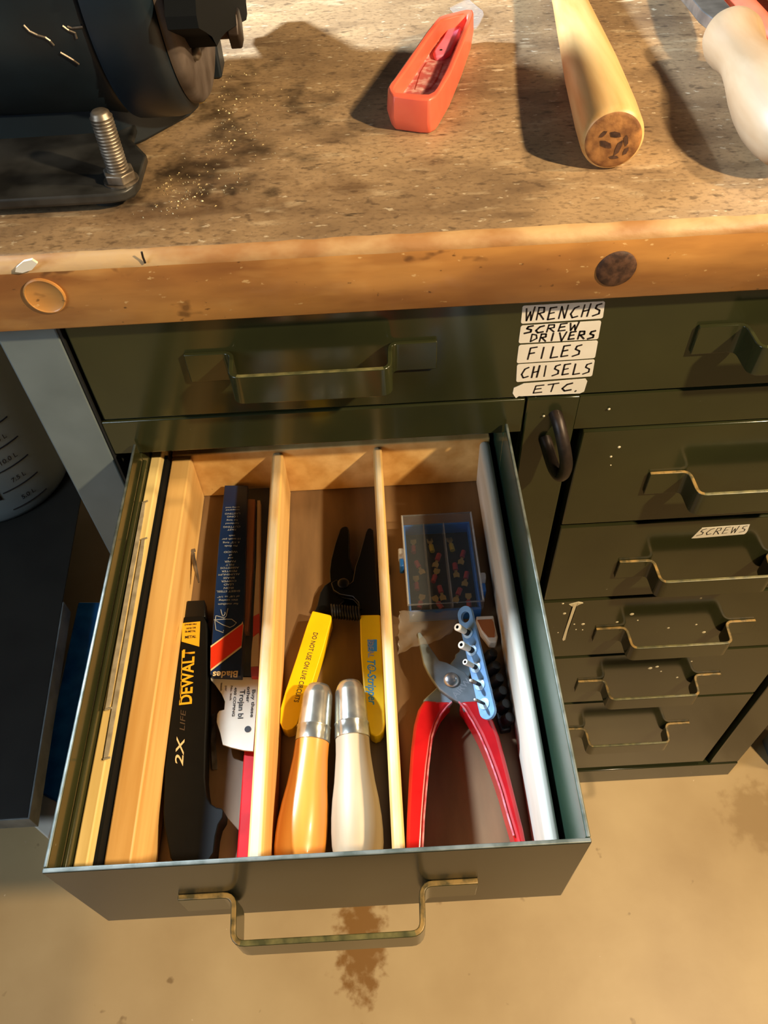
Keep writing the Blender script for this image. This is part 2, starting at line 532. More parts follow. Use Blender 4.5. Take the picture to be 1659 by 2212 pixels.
GLYPH = {
    'W': [[(0, 1), (.14, 0), (.52, .72), (.68, 0), (1, 1.1)]],
    'R': [[(0, 0), (.16, 1)], [(.12, 1), (.8, .98), (.82, .6), (.16, .5)], [(.3, .5), (.86, 0)]],
    'E': [[(.95, 1), (.2, .95), (.02, .0), (.82, .06)], [(.14, .5), (.72, .56)]],
    'N': [[(0, 0), (.22, 1), (.7, 0), (.98, 1.08)]],
    'C': [[(.95, .95), (.45, .82), (.05, .35), (.3, .02), (.92, .12)]],
    'H': [[(.05, 0), (.28, 1)], [(.72, 0), (1, 1.06)], [(.2, .46), (.86, .55)]],
    'S': [[(.98, 1), (.42, .9), (.3, .64), (.82, .45), (.8, .16), (.05, 0)]],
    'D': [[(.08, 0), (.18, 1), (.8, .86), (.92, .4), (.08, 0)]],
    'I': [[(.42, 0), (.58, 1)]],
    'V': [[(0, 1), (.42, -.12), (.98, 1.06)]],
    'F': [[(.05, 0), (.22, 1), (1, 1.06)], [(.14, .5), (.76, .56)]],
    'L': [[(.26, 1), (.1, 0), (.95, .06)]],
    'T': [[(0, .94), (1, 1.04)], [(.52, .98), (.36, 0)]],
    '.': [[(.3, .02), (.5, .1)]],
}


def ribbon(bm, pts, w, put, mi):
    """A pen stroke of width w as flat quads with overlapping ends; put maps (u,v) in mm to 3D."""
    for a, b in zip(pts, pts[1:]):
        a, b = Vector(a), Vector(b)
        d = (b - a)
        if d.length < 1e-9:
            continue
        d.normalize()
        n = Vector((-d.y, d.x)) * w / 2
        a2, b2 = a - d * w * 0.35, b + d * w * 0.35
        q = [a2 + n * .7, a + n, b + n, b2 + n * .7, b2 - n * .7, b - n, a - n, a2 - n * .7]
        f = bm.faces.new([bm.verts.new(put(p.x, p.y)) for p in q])
        f.material_index = mi


def sticker(name, parent, tl, tr, br, bl, y, lines, r=0.0014, w=0.00115, th=0.0003, cut=None):
    """Paper strip on the plane y with rounded corners; lines = [(word, u0, u1, v0, v1)] of pen letters."""
    bm = nb()
    C = [Vector((p[0], p[2])) for p in (tl, tr, br, bl)]
    W, H = (C[1] - C[0]).length, (C[0] - C[3]).length

    def put(u, v, off=0.0):
        p = C[3] * (1 - u) * (1 - v) + C[2] * u * (1 - v) + C[1] * u * v + C[0] * (1 - u) * v
        return (p.x, y - off, p.y)
    ru, rv = r / W, r / H
    uv = []
    if cut:
        uv = cut
    else:
        for cx, cy, a0 in ((1 - ru, 1 - rv, 0), (ru, 1 - rv, PI / 2), (ru, rv, PI), (1 - ru, rv, 1.5 * PI)):
            for k in range(5):
                a = a0 + PI / 2 * k / 4
                uv.append((cx + ru * math.cos(a), cy + rv * math.sin(a)))
    lo = [bm.verts.new(put(u, v, 0)) for u, v in uv]
    hi = [bm.verts.new(put(u, v, th)) for u, v in uv]
    bm.faces.new(hi)
    for i in range(len(uv)):
        j = (i + 1) % len(uv)
        bm.faces.new((lo[i], lo[j], hi[j], hi[i]))
    for word, u0, u1, v0, v1 in lines:
        n = len(word)
        cw = (u1 - u0) / n
        for i, ch in enumerate(word):
            a = u0 + cw * i
            gw = cw * (0.74 if ch != 'I' else 0.6)
            dv = random.uniform(-.02, .03)
            for st in GLYPH[ch]:
                pts = [((a + gw * gx) * W, (v0 + dv + (v1 - v0) * gy) * H) for gx, gy in st]
                ribbon(bm, pts, w * random.uniform(.85, 1.15), lambda px, py: put(px / W, py / H, th + 0.00006), 1)
    return ob(name, bm, [WHITE_P, INK], parent, kind=None)


# ------------------------------------------------------------------ the setting
ZB, ZT = 0.833, 0.8782          # underside and top of the bench slab
bm = nb(); box(bm, -2.0, 2.0, -2.2, 1.2, -0.06, 0)
tag(ob('floor', bm, FLOOR_M), kind='structure')
bm = nb(); box(bm, -2.0, 2.0, 1.2, 1.26, 0, 2.5)
tag(ob('wall_back', bm, WALL_M), kind='structure')

# ------------------------------------------------------------------ worktop
top = thing('worktop', 'thick worn wooden workbench slab with orange varnished front edge', 'workbench top', (0.15, 0.25, ZB))
bm = nb()
prof = [(-0.012, ZB + .0015), (-0.0105, ZB), (0.60, ZB), (0.60, ZT), (-0.0045, ZT), (-0.0075, ZT - .0005), (-0.0105, ZT - .003), (-0.012, ZT - .0065)]
xs = [-1.35 + 0.0105 * i for i in range(215)]  # slab carried far left, out of view, to shade the floor
rows = []
rng = random.Random(3)
for x in xs:
    j = rng.gauss(0, 0.00045)
    k = rng.gauss(0, 0.00035)
    rows.append([bm.verts.new((x, py + (j if i in (4, 5, 6) else 0) + (k if i == 7 else 0), pz - (abs(j) if i in (5, 6) else 0) - (k if i == 7 else 0))) for i, (py, pz) in enumerate(prof)])
for a, b in zip(rows, rows[1:]):
    for i in range(len(prof)):
        i2 = (i + 1) % len(prof)
        f = bm.faces.new((a[i], a[i2], b[i2], b[i]))
        f.material_index = 0 if i == 3 else (2 if i in (4, 5, 6) else 1)
bm.faces.new(rows[0][::-1]).material_index = 1
bm.faces.new(rows[-1]).material_index = 1
o = ob('slab', bm, [BENCH_TOP, BENCH_FRONT, BENCH_NOSE], top, smooth=True)
# the stains are laid out in world coordinates, so keep the slab's origin at the world's
o.data.transform(Matrix.Translation(BASE[top.name])); o.location = -BASE[top.name]
bm = nb()
lathe(bm, [(0, .0112), (.0006, .0112), (.0016, .0098), (.0019, .006), (.0020, 0)], (0.3078, -0.012, 0.8540), (0, -1, 0), 36)
ob('bolt_head', bm, RUST, top, smooth=True, label='rusty round bolt head')
bm = nb()
lathe(bm, [(0, .0112), (.0012, .0112), (.0016, .0104), (.0010, .0098), (.0007, 0)], (-0.0105, -0.012, 0.8570), (0, -1, 0), 36)
ob('wood_plug', bm, BENCH_FRONT, top, smooth=True, label='round wooden plug with raised rim')
bm = nb()
prism(bm, [(-0.0186,0.8762),(-0.0134,0.8796),(-0.0086,0.8804),(-0.0065,0.8780),(-0.0109,0.8743),(-0.0165,0.8729),(-0.0201,0.8737)], -0.0135, -0.0118, 'y')
ob('bare_chip', bm, WHITE_P, top, label='pale torn flake on the front edge')
bm = nb()
tube(bm, [(0.0498,-0.0124,0.8809),(0.0496,-0.0124,0.8776),(0.0499,-0.0124,0.8741)], 0.0006, 6)
ob('nail', bm, DARK_IRON, top, label='thin dark nail in the front edge')

# ------------------------------------------------------------------ bench frame with its two drawers
fr = thing('bench_frame', 'dark green steel workbench frame with one closed and one open drawer', 'workbench', (0.1, 0.2, 0))
bm = nb()
box(bm, -0.056, -0.0185, 0, 0.045, 0, ZB - .0005)
ob('leg', bm, PAINT_LEG_LIT, fr, bevel=.0015, label='front leg with cool light in its grey colour')
bm = nb(); box(bm, -0.056, -0.0185, 0.50, 0.545, 0, ZB - .0005)
ob('leg', bm, PAINT_LEG_LIT, fr, bevel=.0015)
bm = nb(); box(bm, 0.70, 0.7375, 0, 0.045, 0, ZB - .0005)
ob('leg', bm, PAINT_LEG_LIT, fr, bevel=.0015)
bm = nb(); box(bm, -0.0165, 0.2705, 0.0, 0.012, 0.7148, 0.7462)
ob('front_rail', bm, PAINT, fr, bevel=.001)
bm = nb()
box(bm, -0.018, -0.0165, 0.0, 0.5, 0.60, ZB - .001)
box(bm, -0.0165, 0.70, 0.50, 0.503, 0.50, ZB - .001)
ob('inner_panel', bm, BLACK_IN, fr)
for xa, xb in ((-0.014, -0.0045), (0.2625, 0.2705)):
    bm = nb(); box(bm, xa, xb, 0.002, 0.46, 0.652, 0.664)
    ob('slide_rail', bm, BLACK_IN, fr)

wd = nb()
box(wd, -0.0138, 0.695, 0.0, 0.010, 0.7482, ZB - .0035)
box(wd, -0.008, 0.69, 0.010, 0.44, 0.752, ZB - .006, mi=1)
wide = ob('wide_drawer', wd, [PAINT, BLACK_IN], fr, bevel=.0012)
for xc in (0.131, 0.4505):
    bm = nb(); strap_handle(bm, xc, 0.0, 0.7800, 0.8020)
    ob('handle', bm, [PAINT, PAINT, BAR_TOP_LIT], wide, bevel=.0006, seg=2)
LB = [
    ('WRENCHS', (0.2605,0.0000,0.8233), (0.3099,0.0000,0.8234), (0.3108,0.0000,0.8107), (0.2607,0.0000,0.8100), [('WRENCHS', .05, 1.0, .16, .84)]),
    ('SCREWDRIVERS', (0.2609,0.0000,0.8085), (0.3103,0.0000,0.8090), (0.3108,0.0000,0.7947), (0.2608,0.0000,0.7949), [('SCREW', .05, .76, .56, .96), ('DRIVERS', .14, .98, .06, .48)]),
    ('FILES', (0.2612,0.0000,0.7934), (0.3110,0.0000,0.7936), (0.3115,0.0000,0.7794), (0.2612,0.0000,0.7787), [('FILES', .13, .84, .2, .82)]),
    ('CHISELS', (0.2616,0.0000,0.7776), (0.3117,0.0000,0.7782), (0.3123,0.0000,0.7640), (0.2625,0.0000,0.7625), [('CHISELS', .06, 1.0, .2, .82)]),
    ('ETC', (0.2608,0.0000,0.7610), (0.3098,0.0000,0.7626), (0.3100,0.0000,0.7486), (0.2613,0.0000,0.7489), [('ETC', .28, .86, .26, .78), ('.', .84, .92, .2, .7)]),
]
for w_, tl, tr, br, bl, lines in LB:
    cut = None
    if w_ == 'ETC':
        cut = [(.97, .97), (.14, .97), (.06, .8), (.01, .7), (0.0, .3), (.025, .1), (.05, -.06), (.085, .08), (.12, .06), (.93, .04), (.985, .15), (1, .8)]
    s_ = sticker('label_sticker', wide, tl, tr, br, bl, 0.0, lines, cut=cut)
    s_['label'] = 'white strip lettered ' + {'WRENCHS': 'WRENCHS', 'SCREWDRIVERS': 'SCREW DRIVERS', 'FILES': 'FILES', 'CHISELS': 'CHISELS', 'ETC': 'ETC.'}[w_]

# the open drawer
D, RZ, BZ = 0.281, 0.7264, 0.6244
dw = nb()
box(dw, 0.0, 0.26, -D, -D + .0025, BZ, RZ, mi=3, top=2)                # front
for sx0, sx1, mi_ in ((0.0, 0.0022, 0), (0.2578, 0.26, 1)):       # sides, stepped down where they run under the rail
    box(dw, sx0, sx1, -D + .0025, -0.002, BZ, RZ, mi=mi_, top=2)
    box(dw, sx0, sx1, -0.002, 0.20, BZ, 0.7135, mi=mi_)
box(dw, 0.0022, 0.2578, 0.1978, 0.20, BZ, RZ - .01)               # back
box(dw, 0.0022, 0.2578, -D + .0025, 0.1978, BZ, BZ + .0016)       # bottom
drawer = ob('open_drawer', dw, [PAINT, PAINT_COOL, RIM_LIT, PAINT_SHADE], fr, bevel=.0007)
drawer['label'] = 'narrow steel drawer pulled fully out'
bm = nb()
tube(bm, [(0.0040, -D + .006, 0.7105), (0.0040, -0.004, 0.7105)], 0.0016, 8)
ob('fold_ridge', bm, PAINT, drawer, smooth=True)
bm = nb(); strap_handle(bm, 0.1305, -D, 0.6500, 0.6745)
ob('handle', bm, [PAINT, TAB_TOP_LIT, BAR_TOP_LIT], drawer, bevel=.0006, label='bent strap handle with warm light in its top colour')

# ------------------------------------------------------------------ pedestal of five drawers
pd = thing('drawer_pedestal', 'glossy olive steel pedestal of five drawers standing on the concrete floor', 'drawer cabinet', (0.45, 0.2, 0))
YP = 0.0
bm = nb()
box(bm, 0.2720, 0.3078, YP, 0.012, 0.0, 0.7460)
box(bm, 0.2720, 0.2745, 0.012, 0.46, 0.0, 0.7460)
ob('left_side', bm, PAINT, pd, bevel=.001)
bm = nb()
box(bm, 0.5975, 0.637, YP, 0.012, 0.0, 0.7460)
box(bm, 0.6345, 0.637, 0.012, 0.46, 0.0, 0.7460)
ob('right_side', bm, PAINT, pd, bevel=.001)
bm = nb(); box(bm, 0.2722, 0.6368, YP - .0015, 0.46, 0.0, 0.0435)
ob('plinth', bm, PAINT, pd, bevel=.001)
bm = nb(); box(bm, 0.3076, 0.5977, YP, 0.012, 0.7152, 0.7460)
ob('top_rail', bm, PAINT, pd)
bm = nb(); box(bm, 0.2745, 0.6345, 0.455, 0.46, 0.0435, 0.7142)
ob('back_panel', bm, BLACK_IN, pd)
seams = [0.7133, 0.6016, 0.4873, 0.3753, 0.2626, 0.0524]
PED = []
for i in range(5):
    zt, zb = seams[i] - .0004, seams[i + 1] + .0030
    bm = nb()
    box(bm, 0.3146, 0.5861, YP - .001, 0.010, zb, zt)
    box(bm, 0.319, 0.582, 0.010, 0.42, zb + .01, zt - .012, mi=1)
    dr = ob('drawer', bm, [PAINT, BLACK_IN], pd, bevel=.0012)
    PED.append(dr)
    zc = [0.6535, 0.5375, 0.4230, 0.3100, 0.1815][i]
    bm = nb(); strap_handle(bm, 0.4512, YP - .001, zc - .0115, zc + .0120)
    ob('handle', bm, [PAINT, TAB_TOP_LIT, BAR_TOP_LIT], dr, bevel=.0006)
st = sticker('label_sticker', PED[1], (0.4304,-0.0010,0.5907), (0.4727,-0.0010,0.5919), (0.4740,-0.0010,0.5784), (0.4282,-0.0010,0.5762), YP - .001,
             [('SCREWS', .06, 1.0, .24, .86)], r=.0008, w=.00075,
             cut=[(1, .97), (.07, .97), (.05, .8), (.0, .02), (.1, .0), (.96, .0), (.985, .1), (1, .3)])
st['label'] = 'torn white strip lettered SCREWS'
# spilled paint on the third drawer
bm = nb()
prism(bm, [(0.3430,0.4834),(0.3473,0.4851),(0.3523,0.4830),(0.3481,0.4802),(0.3464,0.4766),(0.3458,0.4578),(0.3451,0.4348),(0.3453,0.4148),(0.3434,0.4132),(0.3423,0.4164),(0.3426,0.4350),(0.3431,0.4581),(0.3434,0.4774),(0.3393,0.4817)], YP - .0017, YP - .001, 'y')
ob('paint_drip', bm, DROP, PED[2], label='long cream paint drip')
bm = nb()
for p, r_ in zip([(0.3333,-0.0010,0.4831),(0.3374,-0.0010,0.4649),(0.3587,-0.0010,0.4430),(0.3500,-0.0010,0.4439),(0.3533,-0.0010,0.4333),(0.3600,-0.0010,0.4320),(0.3362,-0.0010,0.4292),(0.4035,-0.0010,0.4567),(0.3919,-0.0010,0.4434),(0.4117,-0.0010,0.4445),(0.4636,-0.0010,0.4789),(0.4462,-0.0010,0.4261),(0.4851,-0.0010,0.4134),(0.4729,-0.0010,0.4297)],
                 (.0012, .0017, .0019, .0010, .0008, .0008, .0007, .0022, .0015, .0009, .0013, .0014, .0020, .0012)):
    lathe(bm, [(0, r_), (.0003, r_ * .8), (.0005, 0)], p, (0, -1, 0), 8)
ob('paint_spatter', bm, DROP, PED[2], kind='stuff')
bm = nb()
for p, r_ in zip([(0.4478,-0.0010,0.3409),(0.4546,-0.0010,0.3436),(0.4615,-0.0010,0.3322),(0.4834,-0.0010,0.3152),(0.4895,-0.0010,0.3516)],
                 (.0024, .0020, .0012, .0014, .0010)):
    lathe(bm, [(0, r_), (.0003, r_ * .8), (.0005, 0)], p, (0, -1, 0), 8)
ob('paint_spatter', bm, DROP, PED[3], kind='stuff')
bm = nb()
for p, r_ in zip([(0.3438,-0.0010,0.6946),(0.3397,-0.0010,0.6848),(0.3413,-0.0010,0.6753),(0.3291,-0.0010,0.7337),(0.2846,-0.0010,0.7305)],
                 (.0012, .0010, .0006, .0010, .0009)):
    lathe(bm, [(0, r_), (.0003, r_ * .8), (.0005, 0)], p, (0, -1, 0), 8)
ob('paint_spatter', bm, DROP, PED[0], kind='stuff')

# iron staple loop standing out of the pedestal's left post
bm = nb()
lp = [(0.2927,0.0010,0.7305), (0.2939,-0.0060,0.7288), (0.2958,-0.0125,0.7226), (0.2986,-0.0180,0.7119), (0.3008,-0.0200,0.7006), (0.3007,-0.0195,0.6907), (0.2986,-0.0170,0.6855), (0.2952,-0.0130,0.6888), (0.2919,-0.0085,0.6970), (0.2895,-0.0040,0.7040), (0.2883,0.0010,0.7065)]
sm = []
for i in range(len(lp) - 1):
    p0, p1, p2, p3 = (Vector(lp[max(i - 1, 0)]), Vector(lp[i]), Vector(lp[i + 1]), Vector(lp[min(i + 2, len(lp) - 1)]))
    for k in range(4):
        t = k / 4
        sm.append(0.5 * ((2 * p1) + (p2 - p0) * t + (2 * p0 - 5 * p1 + 4 * p2 - p3) * t * t + (3 * p1 - p0 - 3 * p2 + p3) * t ** 3))
sm.append(Vector(lp[-1]))
tube(bm, sm, 0.0046, 12)
ob('staple', bm, DARK_IRON, pd, smooth=True, label='brown iron staple loop on the left post')

# ------------------------------------------------------------------ wooden tray in the open drawer
TF, TT = 0.633, 0.682             # tray floor and tray wall top
tr = thing('divider_tray', 'wooden divider tray with pine walls fitted inside the open drawer', 'tray', (0.13, -0.12, BZ + .0016))
bm = nb(); box(bm, 0.0125, 0.2545, -0.2778, 0.0300, BZ + .0018, TF)
ob('floor_panel', bm, PLY, tr)
bm = nb(); box(bm, 0.0125, 0.2545, 0.0265, 0.0340, TF, TT + .0005)
ob('back_wall', bm, PINE, tr, bevel=.001)
bm = nb(); box(bm, 0.0125, 0.0272, -0.2765, 0.0260, TF, TT)
ob('left_wall', bm, PINE, tr, bevel=.0012)
bm = nb(); box(bm, 0.0884, 0.0970, -0.2765, 0.0260, TF, TT, top=1)
ob('divider', bm, [PINE, DIV_TOP_LIT], tr, bevel=.0028, seg=3)
bm = nb(); box(bm, 0.1650, 0.1720, -0.2765, 0.0260, TF, TT, top=1)
ob('divider', bm, [PINE, DIV_TOP_LIT], tr, bevel=.0028, seg=3)
bm = nb(); box(bm, 0.2462, 0.2540, -0.2765, 0.0260, TF, TT)
ob('right_wall', bm, COOL_LIT_WOOD, tr, bevel=.0037, seg=4, label='pale wall with cool light in its colour')
bm = nb(); box(bm, 0.0286, 0.2462, -0.2777, -0.2745, TF, TT - .012)
ob('front_wall', bm, PINE, tr, bevel=.001)

bm = nb(); box(bm, 0.0026, 0.0100, -0.2775, 0.0900, BZ + .002, 0.6975)
tag(ob('wood_strip', bm, PINE_PALE, base=(0.007, -0.1, BZ + .002), bevel=.001), 'pale pine strip standing on edge along the drawer side left of the tray', 'wood strip')
bm = nb(); box(bm, 0.0103, 0.0122, -0.2770, 0.0200, BZ + .002, 0.6900)
tag(ob('dark_gap_strip', bm, MATTE_BLACK, base=(0.011, -0.1, BZ + .002)), 'added black strip for the dark gap between the pale pine strip and tray', 'gap filler')  # added dark strip filling what is only a dark gap
# two coping saw blades lying on the strip
for i, (pts, lab) in enumerate((([(0.0042,-0.0317,0.6981),(0.0045,-0.0441,0.6981),(0.0046,-0.0663,0.6981),(0.0047,-0.0982,0.6981),(0.0051,-0.1331,0.6981),(0.0053,-0.1615,0.6981),(0.0058,-0.1799,0.6981),(0.0055,-0.1859,0.6981)], 'grey coping saw blade on the pale strip, the one farther back'),
                                ([(0.0084,-0.0642,0.6981),(0.0088,-0.0772,0.6981),(0.0092,-0.1119,0.6981),(0.0095,-0.1463,0.6981),(0.0096,-0.1737,0.6981),(0.0098,-0.1954,0.6981),(0.0100,-0.2116,0.6981),(0.0099,-0.2153,0.6981)], 'grey coping saw blade on the pale strip, the one nearer the front'))):
    bl = thing('coping_blade', lab, 'saw blade', pts[4], 'coping saw blades on the pale strip')
    bm = nb()
    pl = [Vector(p) for p in pts]
    rows = []
    for k, p in enumerate(pl):
        t = (pl[min(k + 1, len(pl) - 1)] - pl[max(k - 1, 0)]).normalized()
        n = Vector((-t.y, t.x, 0))
        w_ = 0.0013 if 0 < k < len(pl) - 1 else 0.0010
        rows.append([bm.verts.new(p + n * s * w_ + Vector((0, 0, dz))) for s, dz in ((-1, -.0005), (1, -.0005), (1, .0004), (-1, .0004))])
    for a, b in zip(rows, rows[1:]):
        for q in range(4):
            bm.faces.new((a[q], a[(q + 1) % 4], b[(q + 1) % 4], b[q]))
    bm.faces.new(rows[0][::-1]); bm.faces.new(rows[-1])
    ob('blade', bm, BLADE_GREY, bl)
    for p in (pl[0], pl[-1]):
        bm = nb(); lathe(bm, [(-.0010, .0006), (.0032, .0006)], p + Vector((0, 0, .0006)), (1, .12, .25), 8)
        ob('pin', bm, BLADE_GREY, bl, smooth=True)

# black saw blade case
bc = thing('blade_case', 'flat black plastic saw blade case lying in the left compartment', 'blade case', (0.045, -0.17, TF))
case = [(0.0203,-0.0965),(0.0235,-0.0951),(0.0246,-0.0943),(0.0387,-0.0943),(0.0412,-0.0950),(0.0435,-0.0994),(0.0446,-0.1058),(0.0467,-0.1249),(0.0480,-0.1381),(0.0501,-0.1632),(0.0515,-0.1868),(0.0532,-0.2091),(0.0546,-0.2166),(0.0559,-0.2214),(0.0583,-0.2252),(0.0617,-0.2275),(0.0648,-0.2281),(0.0665,-0.2298),(0.0664,-0.2338),(0.0641,-0.2377),(0.0631,-0.2436),(0.0629,-0.2528),(0.0586,-0.2597),(0.0465,-0.2591),(0.0409,-0.2579),(0.0379,-0.2544),(0.0362,-0.2490),(0.0338,-0.2415),(0.0321,-0.2365),(0.0306,-0.2288),(0.0281,-0.2022),(0.0244,-0.1736),(0.0224,-0.1554),(0.0199,-0.1299),(0.0194,-0.1138),(0.0197,-0.1090),(0.0203,-0.1042)]
bm = nb(); prism(bm, clampx(case, .0276, .0880), TF + .0004, 0.647)
cs = ob('sleeve', bm, BLACK_PL, bc, bevel=.002)
bm = nb(); prism(bm, clampx([(0.0273,-0.0800),(0.0400,-0.0802),(0.0420,-0.0942),(0.0278,-0.0944),(0.0277,-0.0908)], .0276, .0880), TF + .003, 0.645)
ob('blade_end', bm, BLACK_T, bc, bevel=.0006)
bm = nb(); flat(bm, [(0.0269,-0.0997,0.6472),(0.0394,-0.0991,0.6472),(0.0407,-0.1190,0.6472),(0.0282,-0.1143,0.6472)])
Xd = Vector((0.0306,-0.1000,0.6473)) ; Xe = Vector((0.0386,-0.0998,0.6473))
xdir = Xe - Xd
ydir = Vector((-xdir.y, xdir.x, 0))
for s_, cxy, sz in (('DW4811RG', (0.0330,-0.1013,0.6474), .0019), ('14/18 TPI', (0.0334,-0.1043,0.6474), .0021), ('BI-METAL', (0.0335,-0.1068,0.6474), .0021), ('METAL', (0.0340,-0.1112,0.6474), .0030)):
    text_bm(bm, s_, sz, plane_matrix(cxy, xdir, ydir), 1, bold=.02, wide=.85)
ob('yellow_sticker', bm, [PRINT_Y, INK], cs, label='yellow sticker with black print')
bm = nb()
up = Vector((0.0308,-0.1213,0.6473)) - Vector((0.0329,-0.1601,0.6473))
side = Vector((-up.y, up.x, 0))
text_bm(bm, 'DEWALT', .0112, plane_matrix((0.0355,-0.1409,0.6473), up, side), 0, bold=.025, wide=.90)
flat(bm, [Vector(q) for q in [(0.0293,-0.1213,0.6473),(0.0298,-0.1214,0.6473),(0.0329,-0.1597,0.6473),(0.0324,-0.1597,0.6473)]], 0)
text_bm(bm, '2X', .0072, plane_matrix((0.0365,-0.1932,0.6473), up, side), 1, shear=.25, bold=.01, wide=2.0)
text_bm(bm, 'LIFE', .0048, plane_matrix((0.0358,-0.1723,0.6473), up, side), 2, shear=.25, wide=1.7)
ob('lettering', bm, [PRINT_Y, CREAM, INK_SOFT], cs, label='yellow and cream printed lettering')

# thin steel blade on the floor of the left compartment
bm = nb(); prism(bm, [(0.0506,-0.1624),(0.0528,-0.1619),(0.0550,-0.1818),(0.0575,-0.1992),(0.0572,-0.1996),(0.0547,-0.1997),(0.0541,-0.1990),(0.0518,-0.1817)], TF + .0002, TF + .0012)
tag(ob('hacksaw_blade', bm, STEEL_D, base=(.06, -.19, TF)), 'narrow dull steel blade with an end hole beside the black case', 'saw blade')
# bent steel clip leaning on the left wall
bm = nb()
tube(bm, [(0.0352,-0.0669,0.6480),(0.0333,-0.0607,0.6480),(0.0308,-0.0519,0.6480),(0.0286,-0.0449,0.6480),(0.0277,-0.0409,0.6480)], [.0006, .0011, .0015, .0018, .0020], 6)
tube(bm, [(0.0263,-0.0401,0.6495),(0.0282,-0.0394,0.6495),(0.0301,-0.0390,0.6495)], .0014, 6)
tag(ob('steel_clip', bm, STEEL_D, base=Vector((0.0270,-0.0571,0.6450)), smooth=True), 'small tapered steel clip leaning on the pine left wall behind the black case', 'clip')

# blade packet
bpk = thing('blade_packet', 'navy and red blade packet with clear side window against the left divider', 'packet', (0.066, -0.07, TF))
ZC = 0.6480
bm = nb(); prism(bm, clampx([(0.0463,0.0243),(0.0649,0.0229),(0.0703,-0.1034),(0.0710,-0.1431),(0.0502,-0.1408),(0.0491,-0.1182),(0.0476,-0.0781),(0.0463,-0.0323)], 0.0306, 0.088), 0.6392, ZC)
card = ob('printed_card', bm, NAVY, bpk, bevel=.0005)
bm = nb()
flat(bm, [(0.0487,-0.1195,0.6483),(0.0684,-0.1035,0.6483),(0.0691,-0.1016,0.6483),(0.0701,-0.1051,0.6483),(0.0698,-0.1215,0.6483),(0.0700,-0.1219,0.6483),(0.0506,-0.1385,0.6483),(0.0501,-0.1365,0.6483)], 0)
flat(bm, [(0.0489,-0.1209,0.6484),(0.0696,-0.1036,0.6484),(0.0697,-0.1205,0.6484),(0.0503,-0.1373,0.6484)], 1)
ob('red_band', bm, [CREAM, RED_PR], card, label='slanting red band with cream borders')
bm = nb()
lines = ['FAST', 'CUTTING', 'Hardened', 'for long', 'LONG', 'LASTING']
rows = [(1350, 'for medium', .0040), (1310, 'thin sawing', .0040), (1272, 'of 1/8" to 1/4"', .0036), (1215, 'SHEET STEEL', .0040), (1180, 'IRON', .0040), (1143, 'LEAD', .0040), (1107, 'COPPER', .0040),
        (1072, 'BRASS', .0040), (1036, 'ALUMINUM', .0040), (1000, 'PEWTER', .0040), (966, 'ASBESTOS', .0040), (933, 'FELT', .0040), (898, 'PAPER', .0040), (862, 'and', .0036), (830, 'all', .0036),
        (797, 'WOOD', .0040), (733, 'Pin Ends', .0038), (697, '6 1/2" long', .0038), (660, '10 teeth per', .0038), (625, 'inch', .0038), (560, 'FAST', .0040), (530, 'CUTTING', .0040),
        (495, 'hardened', .0036), (460, 'for long', .0036), (422, 'LONG', .0040), (390, 'LASTING', .0040), (352, 'tempered', .0036), (325, 'spring steel', .0032)]
XR = Vector((0.0593,-0.0735,0.6483)) - Vector((0.0494,-0.0732,0.6483))
centre = [(0.0579,-0.0869,0.6484),(0.0579,-0.0837,0.6484),(0.0577,-0.0807,0.6484),(0.0573,-0.0762,0.6484),(0.0573,-0.0734,0.6484),(0.0571,-0.0704,0.6484),(0.0570,-0.0675,0.6484),(0.0569,-0.0647,0.6484),(0.0567,-0.0617,0.6484),(0.0567,-0.0588,0.6484),(0.0566,-0.0559,0.6484),(0.0567,-0.0532,0.6484),(0.0566,-0.0502,0.6484),(0.0566,-0.0472,0.6484),(0.0564,-0.0445,0.6484),(0.0563,-0.0416,0.6484),(0.0561,-0.0361,0.6484),(0.0560,-0.0330,0.6484),(0.0560,-0.0297,0.6484),(0.0561,-0.0266,0.6484),(0.0555,-0.0208,0.6484),(0.0553,-0.0181,0.6484),(0.0553,-0.0149,0.6484),(0.0551,-0.0117,0.6484),(0.0550,-0.0082,0.6484),(0.0549,-0.0053,0.6484),(0.0547,-0.0017,0.6484),(0.0545,0.0008,0.6484)]
for (cy, s_, sz), c_ in zip(rows, centre):
    text_bm(bm, s_, sz * .56, plane_matrix(c_, -XR, Vector((XR.y, -XR.x, 0))), 0, bold=.012, wide=1.35)
ob('lettering', bm, PRINT_W, card, label='upside down white print')
bm = nb()
text_bm(bm, 'Blades', .0066, plane_matrix((0.0605,-0.1413,0.6484), -XR, Vector((XR.y, -XR.x, 0))), 1, bold=.02)
ob('title_lettering', bm, [PRINT_W, CREAM], card, label='large cream print')
bm = nb()
for seg in ([(0.0502,-0.0960,0.6484),(0.0499,-0.1009,0.6484),(0.0512,-0.1073,0.6484),(0.0565,-0.1098,0.6484),(0.0565,-0.1080,0.6484)], [(0.0492,-0.0993,0.6484),(0.0567,-0.0992,0.6484),(0.0616,-0.0995,0.6484),(0.0650,-0.1026,0.6484),(0.0633,-0.1047,0.6484),(0.0608,-0.1060,0.6484),(0.0554,-0.1035,0.6484),(0.0506,-0.1001,0.6484)],
            [(0.0506,-0.0960,0.6484),(0.0560,-0.0982,0.6484),(0.0575,-0.0968,0.6484),(0.0582,-0.0907,0.6484)], [(0.0549,-0.0966,0.6484),(0.0540,-0.0943,0.6484),(0.0532,-0.0912,0.6484)], [(0.0555,-0.0967,0.6484),(0.0565,-0.0945,0.6484),(0.0562,-0.0935,0.6484)]):
    tube(bm, seg, .00032, 5, mi=0)
ob('saw_drawing', bm, PRINT_W, card, label='white outline drawing of a fret saw')
